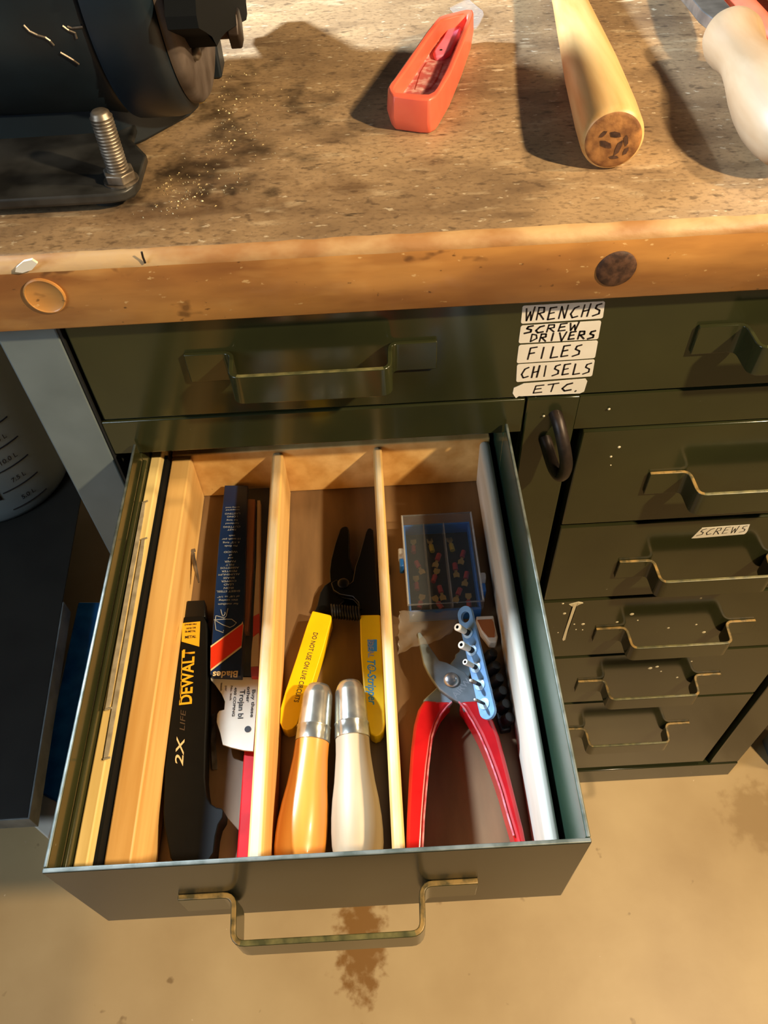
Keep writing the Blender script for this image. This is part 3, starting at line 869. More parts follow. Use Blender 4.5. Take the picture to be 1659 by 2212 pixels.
# window side with the blades seen through it
for nm, poly, zt_, mt in (('orange_strip', [(0.0653,0.0103),(0.0709,0.0095),(0.0728,-0.0583),(0.0729,-0.1085),(0.0705,-0.1083),(0.0703,-0.0978)], .6462, ORANGE_STRIP),
                          ('white_strip', [(0.0728,0.0084),(0.0750,0.0082),(0.0781,-0.0587),(0.0798,-0.0946),(0.0760,-0.0967),(0.0754,-0.0501)], .6462, CREAM),
                          ('red_strip', [(0.0760,-0.0970),(0.0799,-0.0949),(0.0806,-0.1098),(0.0766,-0.1133)], .6464, RED_PR),
                          ('white_strip', [(0.0766,-0.1134),(0.0805,-0.1101),(0.0816,-0.1356),(0.0766,-0.1357),(0.0763,-0.1240)], .6462, CREAM),
                          ('red_strip', [(0.0766,-0.1361),(0.0816,-0.1359),(0.0817,-0.1432),(0.0773,-0.1429)], .6462, CRIMP_R)):
    bm = nb(); prism(bm, poly, .6400, zt_)
    ob(nm, bm, mt, bpk)
bm = nb(); prism(bm, clampx([(0.0631,0.0299),(0.0805,0.0286),(0.0809,-0.0546),(0.0809,-0.1407),(0.0693,-0.1389),(0.0686,-0.0986)], 0.0306, 0.088), .6390, .6398)
ob('window_back', bm, BLACK_IN, bpk)
bm = nb(); prism(bm, clampx([(0.0651,0.0211),(0.0823,0.0202),(0.0824,-0.0691),(0.0826,-0.1448),(0.0712,-0.1434),(0.0705,-0.1040),(0.0680,-0.0345)], 0.0306, 0.088), .6484, .6490)
ob('clear_window', bm, CLEAR_LID, bpk)
bm = nb()
prism(bm, [(0.0493,-0.1397),(0.0810,-0.1416),(0.0811,-0.1657),(0.0807,-0.1923),(0.0747,-0.1914),(0.0668,-0.1891),(0.0614,-0.1870),(0.0592,-0.1793),(0.0562,-0.1717),(0.0562,-0.1661),(0.0573,-0.1641),(0.0604,-0.1635),(0.0604,-0.1578),(0.0576,-0.1519),(0.0525,-0.1447),(0.0499,-0.1420)], .6405, .6420)
flap = ob('torn_flap', bm, WHITE_P, bpk, label='torn cream card end with black print')
bm = nb()
dn = Vector((0.0762,-0.1729,0.6420)) - Vector((0.0763,-0.1471,0.6420))
sd = Vector((-dn.y, dn.x, 0))
for s_, c_, sz in (('Buy these', (0.0787,-0.1601,0.6422), .0031), ('other', (0.0753,-0.1537,0.6422), .0031), ('Trojan bl', (0.0712,-0.1603,0.6422), .0048), ('450 COPING', (0.0665,-0.1584,0.6422), .0023), ('No. inch', (0.0639,-0.1520,0.6422), .0019),
                   ('per', (0.0603,-0.1485,0.6422), .0018), ('teeth', (0.0571,-0.1473,0.6422), .0018)):
    text_bm(bm, s_, sz, plane_matrix(c_, dn, sd), 0 if sz > .002 else 1, bold=.02, wide=1.6 if sz < .004 else 1.15)
lathe(bm, [(0, .0021), (.0002, .0021)], (0.0766,-0.1777,0.6421), (0, 0, 1), 20)
ob('lettering', bm, [INK, INK_SOFT], flap, label='black print and a punched hole')

# red bar under the packet
bm = nb(); box(bm, 0.0742, 0.0862, -0.2700, -0.03, TF + .0003, 0.6384)
tag(ob('red_bar', bm, RED_V, base=(.08, -.15, TF), bevel=.001), 'red flat bar lying along the left divider under the blade packet', 'bar')

# ------------------------------------------------------------------ wire stripper
ws = thing('wire_stripper', 'black wire stripper with flat yellow grips in the middle compartment', 'wire stripper', (0.135, -0.09, TF))
bm = nb(); prism(bm, clampx([(0.1363,-0.0189),(0.1378,-0.0168),(0.1403,-0.0158),(0.1426,-0.0169),(0.1434,-0.0199),(0.1436,-0.0315),(0.1433,-0.0450),(0.1461,-0.0583),(0.1523,-0.0715),(0.1592,-0.0762),(0.1594,-0.0858),(0.1496,-0.0865),(0.1404,-0.0818),(0.1357,-0.0869),(0.1305,-0.0938),(0.1176,-0.0909),(0.1195,-0.0859),(0.1215,-0.0751),(0.1247,-0.0690),(0.1288,-0.0660),(0.1283,-0.0571),(0.1294,-0.0470),(0.1325,-0.0322)], 0.0974, 0.1645), TF + .0006, .6385)
ob('left_jaw', bm, BLACK_T, ws, bevel=.0006)
bm = nb(); prism(bm, clampx([(0.1562,-0.0259),(0.1578,-0.0226),(0.1603,-0.0221),(0.1622,-0.0243),(0.1628,-0.0462),(0.1630,-0.0665),(0.1642,-0.0987),(0.1502,-0.0983),(0.1492,-0.0876),(0.1453,-0.0826),(0.1361,-0.0800),(0.1315,-0.0762),(0.1297,-0.0699),(0.1339,-0.0673),(0.1408,-0.0734),(0.1455,-0.0695),(0.1476,-0.0569),(0.1508,-0.0469)], 0.0974, 0.1645), .6388, .6425)
ob('right_jaw', bm, BLACK_T, ws, bevel=.0006)
bm = nb(); lathe(bm, [(0, .0042), (.0016, .0042), (.0024, .0030), (.0026, 0)], (0.1389,-0.0718,0.6425), (0, 0, 1), 24)
ob('pivot_screw', bm, BLACK_T, ws, smooth=True)
A, B = Vector((0.1303,-0.0947,0.6440)), Vector((0.1510,-0.0983,0.6440))
hel = []
for k in range(11 * 12 + 1):
    t = k / (11 * 12)
    a = 2 * PI * 11 * t
    hel.append(A.lerp(B, t) + Vector((0, math.cos(a) * .0047, math.sin(a) * .0047)))
bm = nb(); tube(bm, hel, .00075, 6)
ob('spring', bm, BLACK_T, ws, smooth=True)
yl = nb(); prism(yl, clampx([(0.1169,-0.0948),(0.1178,-0.0946),(0.1295,-0.0985),(0.1303,-0.0998),(0.1303,-0.1018),(0.1245,-0.1250),(0.1176,-0.1496),(0.1110,-0.1694),(0.1082,-0.1777),(0.1053,-0.1805),(0.1021,-0.1812),(0.0991,-0.1795),(0.0971,-0.1758),(0.0968,-0.1720),(0.0972,-0.1660),(0.1000,-0.1548),(0.1068,-0.1305),(0.1131,-0.1067)], 0.0974, 0.1645), TF + .0004, .6452)
hl = ob('grip', yl, YELLOW_V, ws, bevel=.0022, seg=3)
yr = nb(); prism(yr, clampx([(0.1501,-0.1007),(0.1508,-0.0997),(0.1637,-0.1003),(0.1644,-0.1014),(0.1645,-0.1227),(0.1645,-0.1640),(0.1640,-0.1802),(0.1628,-0.1847),(0.1606,-0.1874),(0.1576,-0.1886),(0.1543,-0.1864),(0.1525,-0.1770),(0.1510,-0.1552),(0.1500,-0.1294)], 0.0974, 0.1645), TF + .0004, .6452)
hr = ob('grip', yr, YELLOW_V, ws, bevel=.0022, seg=3)
bm = nb()
dn = Vector((0.1074,-0.1604,0.6454)) - Vector((0.1198,-0.1097,0.6454))
text_bm(bm, 'DO NOT USE ON LIVE CIRCUITS', .0046, plane_matrix((0.1133,-0.1372,0.6453), dn, Vector((-dn.y, dn.x, 0))), 0, bold=.012, wide=.78)
ob('lettering', bm, INK_SOFT, hl, label='dark printed warning')
bm = nb()
flat(bm, [(0.1547,-0.1198,0.6453),(0.1612,-0.1200,0.6453),(0.1610,-0.1290,0.6453),(0.1548,-0.1288,0.6453)], 0)
dn = Vector((0.1565,-0.1634,0.6454)) - Vector((0.1565,-0.1368,0.6454))
sd = Vector((-dn.y, dn.x, 0))
text_bm(bm, 'T\u00ae-Stripper', .0076, plane_matrix((0.1565,-0.1503,0.6453), dn, sd), 0, shear=.3, bold=.02, wide=.86)
text_bm(bm, 'IDEAL', .0056, plane_matrix((0.1566,-0.1264,0.6455), dn, sd), 1, shear=.2, bold=.02, wide=.95)
tube(bm, [(0.1561,-0.1208,0.6454),(0.1570,-0.1224,0.6454),(0.1564,-0.1242,0.6454),(0.1577,-0.1234,0.6454),(0.1595,-0.1211,0.6454)], .0003, 5, mi=1)
ob('lettering', bm, [PRINT_BLUE, PRINT_W], hr, label='blue printed mark and lettering')

# ------------------------------------------------------------------ two file handles


def file_handle(label, tip, butt, wood, phase):
    tip, butt = Vector(tip), Vector(butt)
    d = (butt - tip).normalized()
    t = thing('turned_handle', label, 'file handle', tip, 'file handles in the middle compartment')
    bm = nb()
    lathe(bm, [(0, .0050, 0), (.0006, .0068, 0), (.0036, .0084, 0), (.0060, .0092, 0), (.0075, .0096, 0), (.0275, .0104, 0), (.0278, .0109, 0), (.0284, .0109, 0), (.0288, .0105, 0), (.0372, .0108, 0), (.0375, .0104, 0)], tip, d, 40)
    lathe(bm, [(-.0003, .0042, 1), (.0008, .0042, 1)], tip, d, 16)
    ob('ferrule', bm, [ZINC, BLACK_IN], t, smooth=True)
    bm = nb()
    prof = [(.0374, .0104), (.040, .0104), (.047, .0106), (.055, .0113), (.064, .0122), (.074, .0137), (.084, .0147), (.092, .0150), (.099, .0148), (.105, .0139), (.110, .0126), (.1135, .0098), (.1152, .0064), (.1157, 0)]
    lathe(bm, prof, tip, d, 44)
    ob('grip', bm, wood, t, smooth=True)
    return t


file_handle('amber varnished wooden file handle with a dull ferrule, left of its pale twin', (0.1230,-0.1564,0.6545), (0.1119,-0.2579,0.6490), VARN, 0)
file_handle('pale bare wooden file handle with a bright ferrule, right of the amber one', (0.1426,-0.1551,0.6540), (0.1455,-0.2597,0.6490), BIRCH, 0)

# ------------------------------------------------------------------ red handled cutter
rc = thing('crimping_pliers', 'grey steel crimping pliers with long red grips in the right compartment', 'pliers', (0.2084, -0.155, TF))
bm = nb(); prism(bm, clampx([(0.1894,-0.1665),(0.1922,-0.1640),(0.1970,-0.1600),(0.2032,-0.1539),(0.2075,-0.1451),(0.2093,-0.1416),(0.2108,-0.1398),(0.2124,-0.1381),(0.2130,-0.1353),(0.2158,-0.1334),(0.2179,-0.1271),(0.2202,-0.1258),(0.2227,-0.1274),(0.2237,-0.1341),(0.2234,-0.1425),(0.2216,-0.1497),(0.2193,-0.1531),(0.2133,-0.1599),(0.2097,-0.1632),(0.2081,-0.1690),(0.2056,-0.1716),(0.2014,-0.1739),(0.1943,-0.1735),(0.1880,-0.1723)], 0.1724, 0.2458), .6432, .6470)
ob('right_jaw', bm, TOOL_STEEL_LIT, rc, bevel=.0007)
bm = nb(); prism(bm, clampx([(0.1886,-0.1198),(0.1906,-0.1192),(0.1940,-0.1252),(0.1950,-0.1284),(0.1962,-0.1308),(0.1998,-0.1376),(0.2016,-0.1414),(0.2066,-0.1432),(0.2120,-0.1468),(0.2173,-0.1507),(0.2208,-0.1563),(0.2234,-0.1651),(0.2241,-0.1705),(0.2250,-0.1746),(0.2189,-0.1793),(0.2144,-0.1774),(0.2116,-0.1713),(0.2089,-0.1699),(0.2044,-0.1661),(0.2000,-0.1619),(0.1958,-0.1546),(0.1933,-0.1491),(0.1911,-0.1426),(0.1901,-0.1342),(0.1893,-0.1275)], 0.1724, 0.2458), .6472, .6510)
lj = ob('left_jaw', bm, TOOL_STEEL_SHADE, rc, bevel=.0007)
bm = nb(); lathe(bm, [(0, .0052), (.0008, .0052), (.0019, .0042), (.0026, .0024), (.0028, 0)], (0.2082,-0.1560,0.6510), (0, 0, 1), 28)
ob('pivot_rivet', bm, STEEL, rc, smooth=True)
bm = nb()
rt = Vector((0.2178,-0.1585,0.6510)) - Vector((0.2101,-0.1664,0.6510))
text_bm(bm, 'AIRW', .0060, plane_matrix((0.2141,-0.1622,0.6511), rt, Vector((-rt.y, rt.x, 0))), 0, bold=.01)
ob('stamped_letters', bm, PRINT_W, lj, label='pale stamped letters')
lg = nb(); prism(lg, clampx([(0.1896,-0.1674),(0.1978,-0.1688),(0.2076,-0.1697),(0.2043,-0.1724),(0.1999,-0.1773),(0.1958,-0.1846),(0.1928,-0.1926),(0.1890,-0.2106),(0.1862,-0.2270),(0.1840,-0.2414),(0.1817,-0.2604),(0.1809,-0.2667),(0.1718,-0.2662),(0.1723,-0.2599),(0.1741,-0.2409),(0.1766,-0.2190),(0.1791,-0.1998),(0.1821,-0.1837),(0.1853,-0.1739)], 0.1724, 0.2458), TF + .0004, .6490)
g1 = ob('grip', lg, RED_V, rc, bevel=.0028, seg=3)
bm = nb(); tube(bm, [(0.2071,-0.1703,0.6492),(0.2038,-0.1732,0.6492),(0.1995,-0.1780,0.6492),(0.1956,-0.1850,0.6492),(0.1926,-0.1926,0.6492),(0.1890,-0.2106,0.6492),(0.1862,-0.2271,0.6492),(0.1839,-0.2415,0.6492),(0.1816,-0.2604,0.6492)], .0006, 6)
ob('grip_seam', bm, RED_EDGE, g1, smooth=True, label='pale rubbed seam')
lg = nb(); prism(lg, clampx([(0.2110,-0.1717),(0.2144,-0.1766),(0.2182,-0.1852),(0.2217,-0.1943),(0.2249,-0.2056),(0.2278,-0.2181),(0.2300,-0.2294),(0.2318,-0.2425),(0.2337,-0.2544),(0.2351,-0.2633),(0.2358,-0.2693),(0.2413,-0.2696),(0.2404,-0.2636),(0.2399,-0.2513),(0.2384,-0.2371),(0.2369,-0.2224),(0.2353,-0.2078),(0.2339,-0.1958),(0.2314,-0.1851),(0.2269,-0.1773),(0.2238,-0.1716)], 0.1724, 0.2458), TF + .0004, .6530)
g2 = ob('grip', lg, RED_V, rc, bevel=.0028, seg=3)
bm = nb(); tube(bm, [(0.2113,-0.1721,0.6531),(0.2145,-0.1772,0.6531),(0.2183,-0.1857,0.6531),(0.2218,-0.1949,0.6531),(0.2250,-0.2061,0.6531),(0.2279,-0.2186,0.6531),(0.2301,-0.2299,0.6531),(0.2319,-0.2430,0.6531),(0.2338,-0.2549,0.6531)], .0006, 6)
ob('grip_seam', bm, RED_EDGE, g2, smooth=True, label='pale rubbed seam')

# powder blue locator bar with five pins
P1, P2 = Vector((0.2217,-0.1147,0.6640)), Vector((0.2285,-0.1839,0.6600))
lb = thing('locator_bar', 'powder blue plate carrying five hollow pins, propped on the pliers', 'tool plate', (P1 + P2) / 2)
ax = (P2 - P1).normalized()
nr = Vector((-.55, .36, .75)); nr = (nr - ax * nr.dot(ax)).normalized()
sdv = ax.cross(nr).normalized()
half_l = (P2 - P1).length / 2
MB = Matrix((sdv, ax, nr)).transposed().to_4x4(); MB.translation = (P1 + P2) / 2
bm = nb()
outer = capsule(0, 0, .0054, half_l - .001, n=12)
hole = [(.0032 * math.cos(2 * PI * k / 20), -(half_l - .0035) + .0040 * math.sin(2 * PI * k / 20)) for k in range(20)]
for z_, flip in ((0, 1), (.0026, 0)):
    pass
ov = [[bm.verts.new((x, y, z_)) for x, y in outer] for z_ in (0, .0026)]
hv = [[bm.verts.new((x, y, z_)) for x, y in hole] for z_ in (0, .0026)]
for k in range(len(outer)):
    j = (k + 1) % len(outer); bm.faces.new((ov[0][k], ov[0][j], ov[1][j], ov[1][k]))
for k in range(20):
    j = (k + 1) % 20; bm.faces.new((hv[0][k], hv[0][j], hv[1][j], hv[1][k]))
for z_ in (0, 1):
    e = [bm.edges.get((ov[z_][k], ov[z_][(k + 1) % len(outer)])) for k in range(len(outer))] + [bm.edges.get((hv[z_][k], hv[z_][(k + 1) % 20])) for k in range(20)]
    bmesh.ops.triangle_fill(bm, use_beauty=True, edges=e)
bm.transform(MB)
pl_ = ob('plate', bm, BLUE_BAR, lb, bevel=.0004)
for i, t in enumerate((.22, .40, .57, .74, .92)):
    yb = -half_l + 2 * half_l * t
    c_ = MB @ Vector((.0006, yb - .0, .0026))
    r_ = (.0025, .0025, .0019, .0013, .0010)[i]
    bm = nb(); lathe(bm, [(0, .0036), (.0005, .0036), (.0006, .0033), (.0006, 0)], c_, nr, 20)
    ob('disc', bm, BLUE_DISC, lb, smooth=True)
    L_ = .0135 if i < 3 else .012
    bm = nb()
    if i < 3:
        lathe(bm, [(.0004, r_ * .8, 1), (.0045, r_ * .8, 1), (.0046, r_ * .8, 0), (L_ * .98, r_, 0), (L_, r_ * .92, 0), (L_, r_ * .45, 1), (L_ - .003, r_ * .42, 1)], c_, nr, 16)
    else:
        lathe(bm, [(.0004, r_ * .9, 1), (.006, r_, 2), (L_ - .002, r_, 2), (L_ - .0015, r_ * .75, 0), (L_, r_ * .6, 0)], c_, nr, 12)
    ob('pin', bm, [WHITE_P, BLACK_IN, STEEL_D], lb, smooth=True)  # black at the pin's foot is painted shade
# black ribbed strip beside it
rb = thing('ribbed_strip', 'shiny black ribbed plastic strip between the blue plate and the white wall', 'plastic strip', (0.238, -0.15, TF))
Q1, Q2 = Vector((0.2351,-0.1312,0.6400)), Vector((0.2404,-0.1867,0.6400))
ux = (Q2 - Q1).normalized()
bm = nb()
un = Vector((-ux.y, ux.x, 0))
prism(bm, [tuple((q)[:2]) for q in (Q1 + un * .0035, Q1 - un * .0035, Q2 - un * .0035, Q2 + un * .0035)], TF + .0004, .6390)
ob('strip', bm, BLACK_T, rb, bevel=.001)
for k in range(6):
    c_ = Q1.lerp(Q2, .08 + .165 * k); c_.z = .639
    bm = nb(); lathe(bm, [(0, .0042), (.006, .0040), (.0085, .0030), (.0092, 0)], c_, Vector((.35, 0, 1)), 16)
    ob('rib_knob', bm, BLACK_T, rb, smooth=True)
# small white sleeve with a brown patch
sl = thing('terminal_sleeve', 'small white sleeve with brown patch behind the blue plate by the white wall', 'sleeve', (0.238, -0.115, TF))
bm = nb(); prism(bm, clampx([(0.2308,-0.1038),(0.2430,-0.1040),(0.2430,-0.1105),(0.2437,-0.1208),(0.2424,-0.1252),(0.2376,-0.1249),(0.2329,-0.1160)], 0.1724, 0.2458), TF + .0004, .6415)
ob('white_body', bm, WHITE_P, sl, bevel=.0008)
bm = nb(); prism(bm, [(0.2313,-0.1072),(0.2412,-0.1073),(0.2422,-0.1097),(0.2423,-0.1158),(0.2414,-0.1214),(0.2372,-0.1211),(0.2335,-0.1148)], .6414, .6422)
ob('brown_patch', bm, ORANGE_STRIP, sl)

# clear case of terminals
cb = thing('terminal_box', 'small clear lidded box with blue base at the back of the right compartment', 'case', (0.209, -0.064, TF))
bx0, bx1, by0, by1 = .1835, .2358, -.1020, -.0235
bm = nb()
prism(bm, [(bx0 + .001, by0 + .001), (bx1 - .001, by0 + .001), (bx1 - .001, by1 - .001), (bx0 + .001, by1 - .001)], TF + .0004, .6355, top=1)  # black top face paints in the shade inside the box
for a in ((bx0 + .001, bx1 - .001, by0 + .001, by0 + .0025), (bx0 + .001, bx1 - .001, by1 - .0025, by1 - .001), (bx0 + .001, bx0 + .0025, by0 + .0025, by1 - .0025), (bx1 - .0025, bx1 - .001, by0 + .0025, by1 - .0025)):
    box(bm, *a, .6355, .6470)
ob('base_shell', bm, [BLUE_P, BLACK_IN], cb, bevel=.0004)
for xx in (.1995, .2145):
    bm = nb(); box(bm, xx, xx + .0008, by0 + .003, by1 - .003, .6356, .6500)
    ob('partition', bm, CLEAR_EDGE, cb)
bm = nb(); box(bm, bx0, bx1, by0, by1, .6568, .6578)
lid = ob('lid', bm, CLEAR_LID, cb, bevel=.0003)
bm = nb()
cn = [(bx0 + .0005, by0 + .0005, .6572), (bx1 - .0005, by0 + .0005, .6572), (bx1 - .0005, by1 - .0005, .6572), (bx0 + .0005, by1 - .0005, .6572)]
tube(bm, [Vector(p) for p in cn], .00085, 8, closed=True)
ob('lid_rim', bm, CLEAR_EDGE, lid, smooth=True)
bm = nb()
for a in ((bx0, bx1, by0, by0 + .0008), (bx0, bx1, by1 - .0008, by1), (bx0, bx0 + .0008, by0 + .0008, by1 - .0008), (bx1 - .0008, bx1, by0 + .0008, by1 - .0008)):
    box(bm, *a, .6472, .6568)
ob('lid_wall', bm, CLEAR_LID, lid)
for xx, yy in ((bx0 - .0020, -.058), (bx1 + .0020, -.083)):
    bm = nb(); box(bm, xx - .0016, xx + .0016, yy - .006, yy + .001, .6400, .6500)
    lt = ob('latch', bm, BLUE_P, cb, bevel=.0008)
    bm = nb(); box(bm, xx - .0020, xx + .0020, yy + .001, yy + .006, .6440, .6560)
    ob('clear_latch', bm, CLEAR_EDGE, lt, bevel=.0010)
rng = random.Random(11)
spots_ = [(.1915, -.040), (.1940, -.056), (.1915, -.073), (.1930, -.089), (.2050, -.040), (.2088, -.0505), (.2050, -.0672), (.2085, -.079), (.2065, -.0905), (.2200, -.040), (.2275, -.049), (.2210, -.060), (.2280, -.0682), (.2210, -.0818), (.2275, -.0905)]
first = None
for i, (x, y) in enumerate(spots_):
    a = PI / 2 + rng.uniform(-.45, .45) + (PI if rng.random() < .5 else 0)
    red = i not in (4, 9)
    if first is None or not red:
        t = thing('crimp_terminal', 'red crimp terminal lying loose in the clear lidded box' if red else ('yellow crimp terminal in the middle of the clear lidded box' if i == 4 else 'yellow crimp terminal near the right side of the clear lidded box'), 'terminal', (0, 0, 0),
                  'crimp terminals in the clear box')
        bm = nb(); lathe(bm, [(0, .0019), (.0058, .0019), (.0058, .0012), (.0010, .0012)], (-.004, 0, .0019), (1, 0, 0), 12)
        ob('sleeve', bm, CRIMP_R if red else CRIMP_Y, t, smooth=True)
        bm = nb(); prism(bm, [(.0018, -.0010), (.0035, -.0010), (.005, -.0023), (.008, -.0021), (.008, -.0012), (.0058, -.0010), (.0058, .0010), (.008, .0012), (.008, .0021), (.005, .0023), (.0035, .0010), (.0018, .0010)], .0014, .0022)
        ob('fork', bm, BRASS, t)
        if red:
            first = t
    else:
        t = first.copy(); link(t); t['label'] = first['label']
        for ch in first.children:
            c2 = ch.copy(); link(c2); c2.parent = t
    t.location = (x, y, .6358)
    t.rotation_euler = (0, 0, a)

# crinkled clear bag over the jaws
bm = nb()
poly = [(0.1782,-0.0998,0.6530),(0.2224,-0.1025,0.6530),(0.2142,-0.1158,0.6530),(0.2118,-0.1234,0.6530),(0.2015,-0.1256,0.6530),(0.1995,-0.1293,0.6530),(0.1949,-0.1295,0.6530),(0.1917,-0.1221,0.6530),(0.1880,-0.1209,0.6530),(0.1883,-0.1286,0.6530),(0.1894,-0.1362,0.6530),(0.1734,-0.1361,0.6530),(0.1746,-0.1181,0.6530)]
rows = []
corner = [Vector((0.1774,-0.1024,0.6510)), Vector((0.2220,-0.1056,0.6520)), Vector((0.2096,-0.1287,0.6610)), Vector((0.1750,-0.1310,0.6440))]
nU, nV = 22, 18
rg = random.Random(5)
for j in range(nV + 1):
    v = j / nV
    row = []
    for i in range(nU + 1):
        u = i / nU
        p = (corner[0] * (1 - u) + corner[1] * u) * (1 - v) + (corner[3] * (1 - u) + corner[2] * u) * v
        p = p + Vector((math.sin(j * 1.7) * .0006, math.sin(i * 1.3) * .0005, .0016 * math.sin(u * 9 + v * 5) * math.sin(v * 7 + 1) + rg.uniform(-.0002, .0002)))
        row.append(bm.verts.new(p))
    rows.append(row)
for j in range(nV):
    for i in range(nU):
        bm.faces.new((rows[j][i], rows[j][i + 1], rows[j + 1][i + 1], rows[j + 1][i]))
o = ob('plastic_bag', bm, BAG, base=(.2, -.11, TF), smooth=True)
md = o.modifiers.new('thickness', 'SOLIDIFY'); md.thickness = .0002
tag(o, 'crinkled clear plastic bag between the clear box and the grey pliers jaws', 'plastic bag')

# ------------------------------------------------------------------ motor on the bench, left
mo = thing('electric_motor', 'black electric motor on a steel base plate at the left of the bench', 'motor', (-0.08, 0.15, ZT))
YC, ZC_, RM = 0.160, 0.9765, 0.092
bm = nb()
lathe(bm, [(0, .085), (.0, .0895), (.003, RM), (.278, RM), (.2805, .090)], (-0.25, YC, ZC_), (1, 0, 0), 72)
ob('body', bm, MOTOR_B, mo, smooth=True)
bm = nb()
lathe(bm, [(0, .088), (.0006, .0935), (.003, .0945), (.026, .0945), (.031, .0935), (.035, .0905), (.037, .086)], (0.0308, YC, ZC_), (1, 0, 0), 72)
eb = ob('end_bell', bm, MOTOR_B, mo, smooth=True)
bm = nb()
lathe(bm, [(0, .088), (.004, .0875), (.0065, .085), (.0072, .080), (.0072, .03)], (0.0675, YC, ZC_), (1, 0, 0), 64)
ob('end_plate', bm, MOTOR_G, mo, smooth=True, label='dusty grey end plate')
bm = nb()
lob = [(0.0608,0.9603),(0.0799,0.9514),(0.0963,0.9435),(0.1069,0.9344),(0.1261,0.9316),(0.1534,0.9252),(0.1840,0.9167),(0.2231,0.9054),(0.2608,0.8942),(0.2719,0.8944),(0.2760,0.9027),(0.3001,0.9127),(0.2558,0.9391),(0.1285,0.9751),(0.0730,0.9769),(0.0610,0.9662)]
prism(bm, lob, 0.0740, 0.0900, 'x')
ob('pulley_guard', bm, MATTE_BLACK, mo, bevel=.002)
for c_, d_, r_ in (((0.0690,0.1366,0.8965), (1, -.5, -.35), .0052), ((0.0747,0.1135,0.9295), (1, -.4, .1), .0042)):
    c_ = Vector(c_)
    bm = nb(); lathe(bm, [(-.003, r_), (.0022, r_), (.0036, r_ * .7), (.004, 0)], c_, d_, 20)
    ob('screw', bm, BRASS if r_ > .005 else STEEL_D, mo, smooth=True)
bm = nb()
plate = [(-0.25, 0.031), (0.030, 0.031), (0.036, 0.0325), (0.0405, 0.037), (0.042, 0.043), (0.042, 0.075), (0.030, 0.095), (0.030, 0.235), (0.042, 0.25), (0.042, 0.285), (0.034, 0.292), (-0.25, 0.292)]
prism(bm, plate, .8848, .8908)
ob('base_plate', bm, MOTOR_P, mo, bevel=.0028, seg=3)
for x_, y_ in ((0.022, 0.052), (0.022, 0.272), (-0.22, 0.052), (-0.22, 0.272)):
    bm = nb(); lathe(bm, [(0, .012), (.0064, .012)], (x_, y_, ZT + .0001), (0, 0, 1), 24)
    ob('rubber_pad', bm, BLACK_IN, mo, smooth=True)
bm = nb(); prism(bm, [(-0.20, 0.100), (0.020, 0.104), (0.034, 0.116), (0.058, 0.146), (0.0625, 0.158), (0.0625, 0.225), (-0.20, 0.225)], ZT + .0003, .9300)
ob('foot', bm, MOTOR_B, mo, bevel=.002)
SX, SY = 0.0325, 0.0450
prof = [(0, .0056)]
z_ = .0
while z_ < .036:
    prof += [(z_, .0053), (z_ + .0008, .0061), (z_ + .0011, .0061), (z_ + .0018, .0053)]
    z_ += .0018
prof += [(.0375, .0050), (.0385, .0038), (.0385, 0)]
bm = nb(); lathe(bm, prof, (SX, SY, .8908), (-.02, .02, 1), 24)
sd_ = ob('stud', bm, STEEL_D, mo, smooth=True, label='threaded steel stud')
bm = nb()
lathe(bm, [(0, .0086), (.0004, .0092), (.0050, .0092), (.0055, .0084), (.0055, .0058)], (SX, SY, .8916), (0, 0, 1), 6, phase=.35)
ob('nut', bm, STEEL_D, sd_, bevel=.0005)
bm = nb(); lathe(bm, [(0, .0098), (.0008, .0098)], (SX, SY, .8908), (0, 0, 1), 28)
ob('washer', bm, STEEL_D, sd_)
# rear foot with its rusty bolt
FB = Vector((0.0804,0.2131,0.9060))
bm = nb(); lathe(bm, [(0, .0062), (.020, .0062)], FB + Vector((-.016, 0, 0)), (1, 0, 0), 20)
fb_ = ob('rear_bolt', bm, RUST, mo, smooth=True, label='rusty rear bolt')
bm = nb(); lathe(bm, [(0, .0125), (.007, .0125), (.008, .011)], FB + Vector((.003, 0, 0)), (1, 0, 0), 6)
ob('nut', bm, DARK_IRON, fb_, bevel=.0008)
bm = nb(); box(bm, FB.x - .020, FB.x - .006, FB.y - .012, FB.y + .012, ZT + .0002, FB.z + .012)
ob('rear_foot', bm, MOTOR_B, mo, bevel=.002)
bm = nb()
for pts in ([(-0.0004,0.0687,0.9635),(0.0014,0.0692,0.9603),(0.0046,0.0696,0.9582),(0.0081,0.0699,0.9568),(0.0098,0.0703,0.9550),(0.0108,0.0710,0.9525)], [(0.0124,0.0721,0.9485),(0.0145,0.0728,0.9466),(0.0175,0.0738,0.9437),(0.0194,0.0749,0.9411)],
            [(0.0191,0.0689,0.9621),(0.0214,0.0694,0.9597),(0.0242,0.0696,0.9583),(0.0239,0.0702,0.9555)], [(0.0214,0.0690,0.9616),(0.0234,0.0692,0.9607),(0.0268,0.0691,0.9609),(0.0292,0.0691,0.9610)]):
    tube(bm, pts, .0006, 5)
ob('scratches', bm, STEEL_D, mo, kind='stuff')

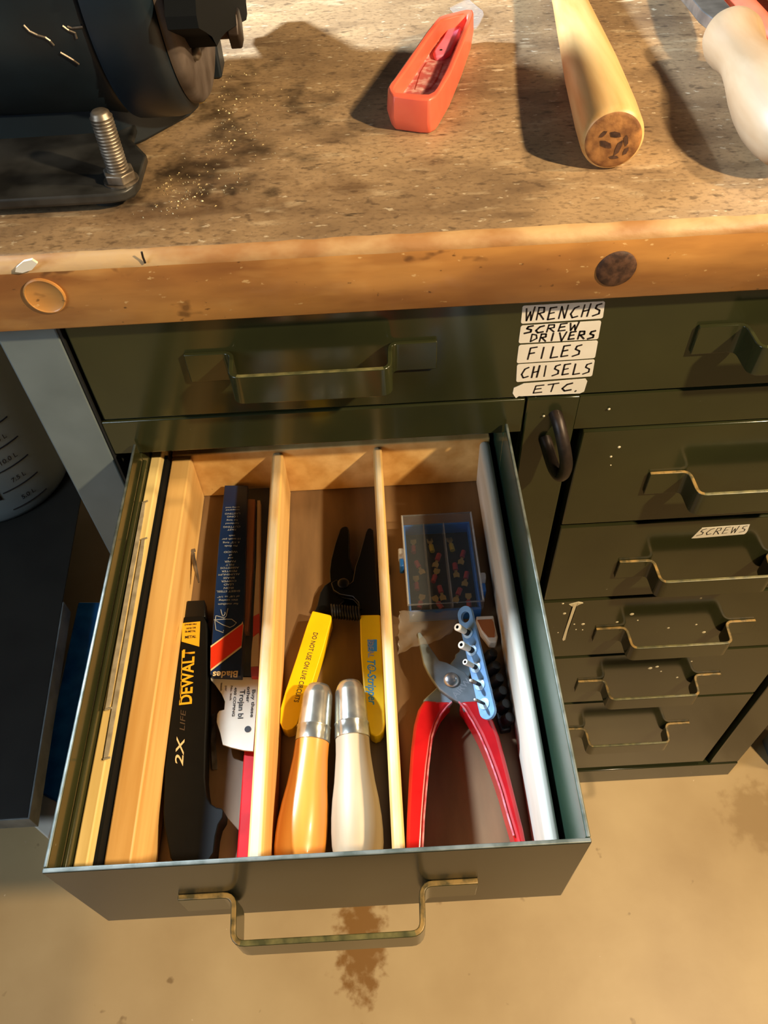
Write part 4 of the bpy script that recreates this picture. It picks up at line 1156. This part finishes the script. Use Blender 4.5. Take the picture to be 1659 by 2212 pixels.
# ------------------------------------------------------------------ red plastic trough
tg = thing('plastic_trough', 'long orange red plastic trough lying on the bench', 'tool handle', (0.215, 0.19, ZT))
H_ = ZT + .0225
rim = [(0.1875,0.1191),(0.1880,0.1237),(0.1914,0.1318),(0.2016,0.1594),(0.2181,0.2041),(0.2285,0.2287),(0.2306,0.2315),(0.2521,0.2415),(0.2540,0.2387),(0.2536,0.2313),(0.2409,0.1819),(0.2282,0.1379),(0.2182,0.1107),(0.2157,0.1055),(0.2126,0.1025),(0.2078,0.1031),(0.1903,0.1104)]
bot = [(0.1894,0.1238),(0.1910,0.1092),(0.1989,0.1065),(0.2181,0.1141),(0.2217,0.1218),(0.2382,0.1683),(0.2572,0.2370),(0.2619,0.2661),(0.2635,0.2776),(0.2594,0.2821),(0.2336,0.2700),(0.2209,0.2371),(0.2021,0.1728),(0.1926,0.1402)]
cav = [(0.1910,0.1186),(0.1928,0.1259),(0.2017,0.1482),(0.2182,0.1939),(0.2299,0.2237),(0.2325,0.2260),(0.2500,0.2355),(0.2503,0.2318),(0.2392,0.1910),(0.2268,0.1460),(0.2181,0.1190),(0.2150,0.1120),(0.2115,0.1097),(0.2083,0.1105),(0.1922,0.1148)]


def resample(poly, n):
    P = [Vector(p).to_2d() for p in poly]
    c = sum(P, Vector((0, 0))) / len(P)
    L = [(P[(i + 1) % len(P)] - P[i]).length for i in range(len(P))]
    tot = sum(L)
    # start at the point nearest the front end, run one fixed way round
    area = sum(P[i].x * P[(i + 1) % len(P)].y - P[(i + 1) % len(P)].x * P[i].y for i in range(len(P)))
    if area < 0:
        P = P[::-1]
        L = [(P[(i + 1) % len(P)] - P[i]).length for i in range(len(P))]
    # start where the outline meets a ray from its centre towards the front
    dirf = Vector((-.5, -1)).normalized()
    best = max(range(len(P)), key=lambda i: (P[i] - c).normalized().dot(dirf) if (P[i] - c).length else -1)
    P = P[best:] + P[:best]; L = L[best:] + L[:best]
    out = []
    for k in range(n):
        s = tot * k / n
        i = 0
        while s > L[i] and i < len(P) - 1:
            s -= L[i]; i += 1
        out.append(P[i].lerp(P[(i + 1) % len(P)], min(1, s / max(L[i], 1e-9))))
    return out


n_ = 56
R1, R0, RC = resample(rim, n_), resample(bot, n_), resample(cav, n_)
cc = sum(RC, Vector((0, 0))) / n_
RF = [cc + (p - cc) * .93 for p in RC]
bm = nb()
# far-side bottom hidden from the photo: keep the wall nearly upright by blending with the rim outline
lay = []
c1 = sum(R1, Vector((0, 0))) / n_
R0 = [c1 + (p - c1) * .965 + (Vector((.0015, -.0015))) * 0 for p in R1]
mid = [c1 + (p - c1) * 1.03 for p in R1]
for ring, z_ in ((R0, ZT + .0004), (mid, ZT + .010), (R1, H_), (RC, H_ - .0002), (RF, ZT + .0122)):
    lay.append([bm.verts.new((p.x, p.y, z_)) for p in ring])
for a, b in zip(lay, lay[1:]):
    for k in range(n_):
        j = (k + 1) % n_
        bm.faces.new((a[k], a[j], b[j], b[k]))
bm.faces.new(lay[0][::-1]); f = bm.faces.new(lay[-1]); f.material_index = 1
ob('shell', bm, [ORANGE_P, DARKRED_IN], tg, smooth=True, bevel=.0012)
bm = nb(); prism(bm, [(0.2223,0.1821),(0.2216,0.1898),(0.2235,0.1962),(0.2313,0.2157),(0.2380,0.2363),(0.2471,0.2400),(0.2425,0.2189),(0.2335,0.1894),(0.2283,0.1824)], ZT + .0110, .8935)
ib = ob('pink_step', bm, PINK_IN, tg, bevel=.0014, label='pink raised step with cool light in its colour')
bm = nb(); lathe(bm, [(0, .0009), (.0003, .0009)], (0.2271,0.1908,0.8936), (0, 0, 1), 12)
ob('screw_hole', bm, BLACK_IN, ib)
bm = nb(); prism(bm, [(0.2054,0.1397),(0.2107,0.1650),(0.2158,0.1795),(0.2191,0.1812),(0.2273,0.1764),(0.2212,0.1525),(0.2157,0.1394),(0.2105,0.1381)], ZT + .0110, ZT + .0128)
ob('dusty_panel', bm, DARKRED_IN, tg, bevel=.0008)
bm = nb(); prism(bm, [(0.2435,0.2951),(0.2505,0.3024),(0.2594,0.3123),(0.2623,0.3007),(0.2677,0.2849),(0.2676,0.2783),(0.2624,0.2621),(0.2589,0.2537),(0.2535,0.2544)], ZT + .0040, ZT + .0052)
o = ob('clear_tab', bm, CLEAR, tg, label='clear plastic tab at the far end')

# ------------------------------------------------------------------ turned handle (like a hammer handle)
wh = thing('wooden_handle', 'tapered pale ash handle with chewed end grain lying on the bench', 'tool handle', (0.325, 0.09, ZT))
E0 = Vector((0.3116,0.0481,0.8964))
E1 = Vector((0.3268,0.2602,0.8960))
dd = (E1 - E0).normalized()
bm = nb()
lathe(bm, [(0, 0, 1), (.0, .0140, 1), (.0006, .0158, 0), (.0022, .0172, 0), (.006, .0178, 0), (.03, .0180, 0), (.09, .0168, 0), (.15, .0142, 0), (.21, .0116, 0), (.26, .0102, 0), (.36, .0098, 0)], E0, dd, 48)
ob('shaft', bm, [ASH, ENDGRAIN], wh, smooth=True)
bm = nb()
_, uu, ww = frame_of(dd)
for u_, v_, a_, l_, w_ in ((-.004, .002, .5, .0042, .0018), (.0035, .004, 1.9, .0050, .0015), (.0070, .0, 1.4, .0034, .0013), (.0005, -.0035, .3, .0036, .0017), (-.0065, -.004, 2.4, .0026, .0012), (.002, .0095, .1, .0030, .0010), (.008, .006, 2.0, .0026, .0012)):
    e_ = uu * math.cos(a_) + ww * math.sin(a_)
    g_ = ww * math.cos(a_) - uu * math.sin(a_)
    c_ = E0 + uu * u_ + ww * v_ - dd * .0003
    q_ = [c_ + e_ * l_ * p_ + g_ * w_ * r_ for p_, r_ in ((-1, -.2), (-.4, -.9), (.5, -1), (1, .1), (.3, .8), (-.5, 1))]
    flat(bm, q_)
ob('end_gouges', bm, RUST, wh, kind='stuff')

# ------------------------------------------------------------------ file with bulbous handle, and red pliers behind
rf = thing('file_with_handle', 'steel file in a bulbous pale wooden handle at the right of the bench', 'file', (0.43, 0.19, ZT))
G0 = Vector((0.4168,0.1813,0.9002))
G1 = Vector((0.4047,0.0303,0.9010))
gd = (G1 - G0).normalized()
bm = nb()
lathe(bm, [(0, .006), (.0006, .0105), (.004, .0150), (.010, .0176), (.018, .0186), (.026, .0178), (.034, .0162), (.042, .0152), (.052, .0152), (.068, .0168), (.088, .0196), (.106, .0212), (.122, .0214), (.138, .0200), (.150, .0174), (.158, .0134), (.163, .007), (.164, 0)], G0, gd, 48)
ob('handle', bm, BIRCH_D, rf, smooth=True)
bm = nb()
F1 = G0 - gd * .17; F1.z = ZT + .0085
ax_ = (F1 - G0).normalized()
sx = ax_.cross(Vector((0, 0, 1))).normalized(); sz = sx.cross(ax_)
ro = []
for t, hw, ht in ((.0, .0050, .0036), (.016, .0085, .0040), (.03, .0105, .0040), (.17, .0115, .0040)):
    p = G0 + ax_ * t
    ro.append([bm.verts.new(p + sx * a * hw + sz * b * ht) for a, b in ((-1, -1), (1, -1), (1, 1), (-1, 1))])
for a, b in zip(ro, ro[1:]):
    for k in range(4):
        bm.faces.new((a[k], a[(k + 1) % 4], b[(k + 1) % 4], b[k]))
bm.faces.new(ro[0][::-1]); bm.faces.new(ro[-1])
ob('blade', bm, STEEL, rf, bevel=.0006)

rp = thing('red_pliers', 'orange red plier grip lying behind the bulbous file handle', 'pliers', (0.47, 0.24, ZT))
pt_ = [Vector((0.4593,0.1839,0.8880)), Vector((0.4549,0.2088,0.8890)), Vector((0.4527,0.2402,0.8900)), Vector((0.4548,0.2803,0.8900)), Vector((0.4639,0.3306,0.8890))]
sm = []
for a, b in zip(pt_, pt_[1:]):
    for k in range(5):
        sm.append(a.lerp(b, k / 5))
sm.append(pt_[-1])
bm = nb(); tube(bm, sm, [.0060 + .0022 * math.sin(PI * min(1, k / (len(sm) - 1))) for k in range(len(sm))], 16)
ob('grip', bm, ORANGE_P, rp, smooth=True)
pt2 = [p + Vector((.035, .012, 0)) for p in sm]
bm = nb(); tube(bm, pt2, .0072, 16)
ob('grip', bm, ORANGE_P, rp, smooth=True)
bm = nb()
q = sm[-1]
prism(bm, [(q.x - .006, q.y - .004), (q.x + .030, q.y + .004), (q.x + .028, q.y + .050), (q.x + .018, q.y + .085), (q.x + .006, q.y + .084), (q.x - .002, q.y + .045)], ZT + .0006, ZT + .012)
ob('jaws', bm, STEEL_D, rp, bevel=.001)

# ------------------------------------------------------------------ shavings round the motor
bm = nb()
rg = random.Random(21)
for k in range(230):
    a = rg.random()
    if a < .62:
        x, y = rg.gauss(.085, .020), rg.gauss(.135, .040)
    else:
        x, y = rg.gauss(.060, .016), rg.gauss(.050, .014)
    if x < .048 and .03 < y < .30:
        x = .05 + abs(rg.gauss(0, .015))
    if y < .003:
        y = .02
    if y > .098 and x < .072:
        x = .073 + rg.random() * .02
    s_ = rg.uniform(.0004, .0011)
    an = rg.uniform(0, PI)
    c_, n_s = math.cos(an) * s_, math.sin(an) * s_
    z_ = ZT + .0001
    v = [bm.verts.new(p) for p in ((x - c_, y - n_s, z_), (x + c_, y + n_s, z_), (x - n_s * .6, y + c_ * .6, z_), (x, y, z_ + s_ * .7))]
    for f in ((0, 1, 2), (0, 1, 3), (1, 2, 3), (2, 0, 3)):
        bm.faces.new([v[i] for i in f])
o = ob('metal_shavings', bm, SPECK, base=(.08, .1, ZT))
tag(o, 'bright metal shavings scattered on the greasy bench beside the motor', 'shavings', kind='stuff')

# ------------------------------------------------------------------ low shelf, bucket and package, left
shf = thing('low_shelf', 'low dark steel shelf stand on the floor left of the bench leg', 'shelf', (-0.5, 0.15, 0))
SZ = 0.133
bm = nb()
prism(bm, [(-0.80, -0.0520), (-0.2905, -0.0520), (-0.3140, 0.2640), (-0.336, 0.62), (-0.80, 0.62)], SZ - .003, SZ)
ob('deck', bm, SHELF_M, shf, bevel=.0008)
bm = nb(); prism(bm, [(-0.80, -0.0540), (-0.2880, -0.0540), (-0.2880, -0.0520), (-0.80, -0.0520)], SZ - .030, SZ)
ob('front_lip', bm, SHELF_L, shf, bevel=.0005)
bm = nb(); prism(bm, [(-0.2880, -0.0540), (-0.2905, -0.0520), (-0.3140, 0.2640), (-0.3115, 0.2640)], SZ - .030, SZ)
ob('side_lip', bm, SHELF_L, shf, bevel=.0005)
for x_, y_ in ((-0.40, 0.02), (-0.42, 0.50), (-0.75, 0.02), (-0.75, 0.50)):
    bm = nb(); box(bm, x_ - .015, x_ + .015, y_ - .015, y_ + .015, 0, SZ - .003)
    ob('leg', bm, SHELF_M, shf)
bk = thing('bucket', 'milky plastic measuring bucket standing on the dark shelf', 'bucket', (-0.475, 0.530, SZ))
bm = nb(); lathe(bm, [(0, .106), (.004, .114), (.014, .1195), (.03, .121), (.36, .129), (.36, .126), (.03, .118), (.012, .112), (.012, 0)], (-0.475, 0.530, SZ + .0003), (0, 0, 1), 72)
bd = ob('shell', bm, BUCKET, bk, smooth=True)


def on_bucket(ang, z, off=.0005):
    r = .121 + (z - SZ - .03) * (.008 / .33) + off
    return Vector((-0.475 + r * math.cos(ang), 0.530 + r * math.sin(ang), z))


bm = nb()
for i, s_ in enumerate(('5.0 L', '7.5 L', '10.0 L', '12.5 L', '15.0 L')):
    zz = SZ + .045 + .041 * i
    a0 = -.80
    p = on_bucket(a0, zz, .0010)
    tx = Vector((-math.sin(a0), math.cos(a0), 0))
    text_bm(bm, s_, .012, plane_matrix(p, tx, (0, 0, 1)), 0, bold=.01)
    tube(bm, [on_bucket(a0 - .26 + .05 * k, zz - .016) for k in range(11)], .0010, 5)
tube(bm, [on_bucket(-1.12, SZ + .06 + .01 * k) for k in range(15)], .0022, 6)
tube(bm, [on_bucket(-1.95 + .05 * k, SZ + .040) for k in range(14)], .0055, 6)
ob('markings', bm, INK, bd, label='dark printed graduations', kind='stuff')
pk = thing('wrapped_package', 'white box half covered in blue plastic film beside the dark shelf', 'package', (-0.25, 0.1, 0))
bm = nb()
prism(bm, [(-0.3149,-0.0378),(-0.2843,-0.0610),(-0.2720,0.0436),(-0.2501,0.2963),(-0.3165,0.3006),(-0.3166,0.0727)], 0.0004, 0.075)
ob('box', bm, WHITE_P, pk, bevel=.002)
bm = nb()
prism(bm, [(-0.3107,-0.0005),(-0.2760,-0.0184),(-0.2680,0.0427),(-0.2479,0.2950),(-0.3172,0.2995),(-0.3135,0.0731)], 0.0008, 0.0768)
ob('film', bm, BLUE_FILM, pk, bevel=.003)
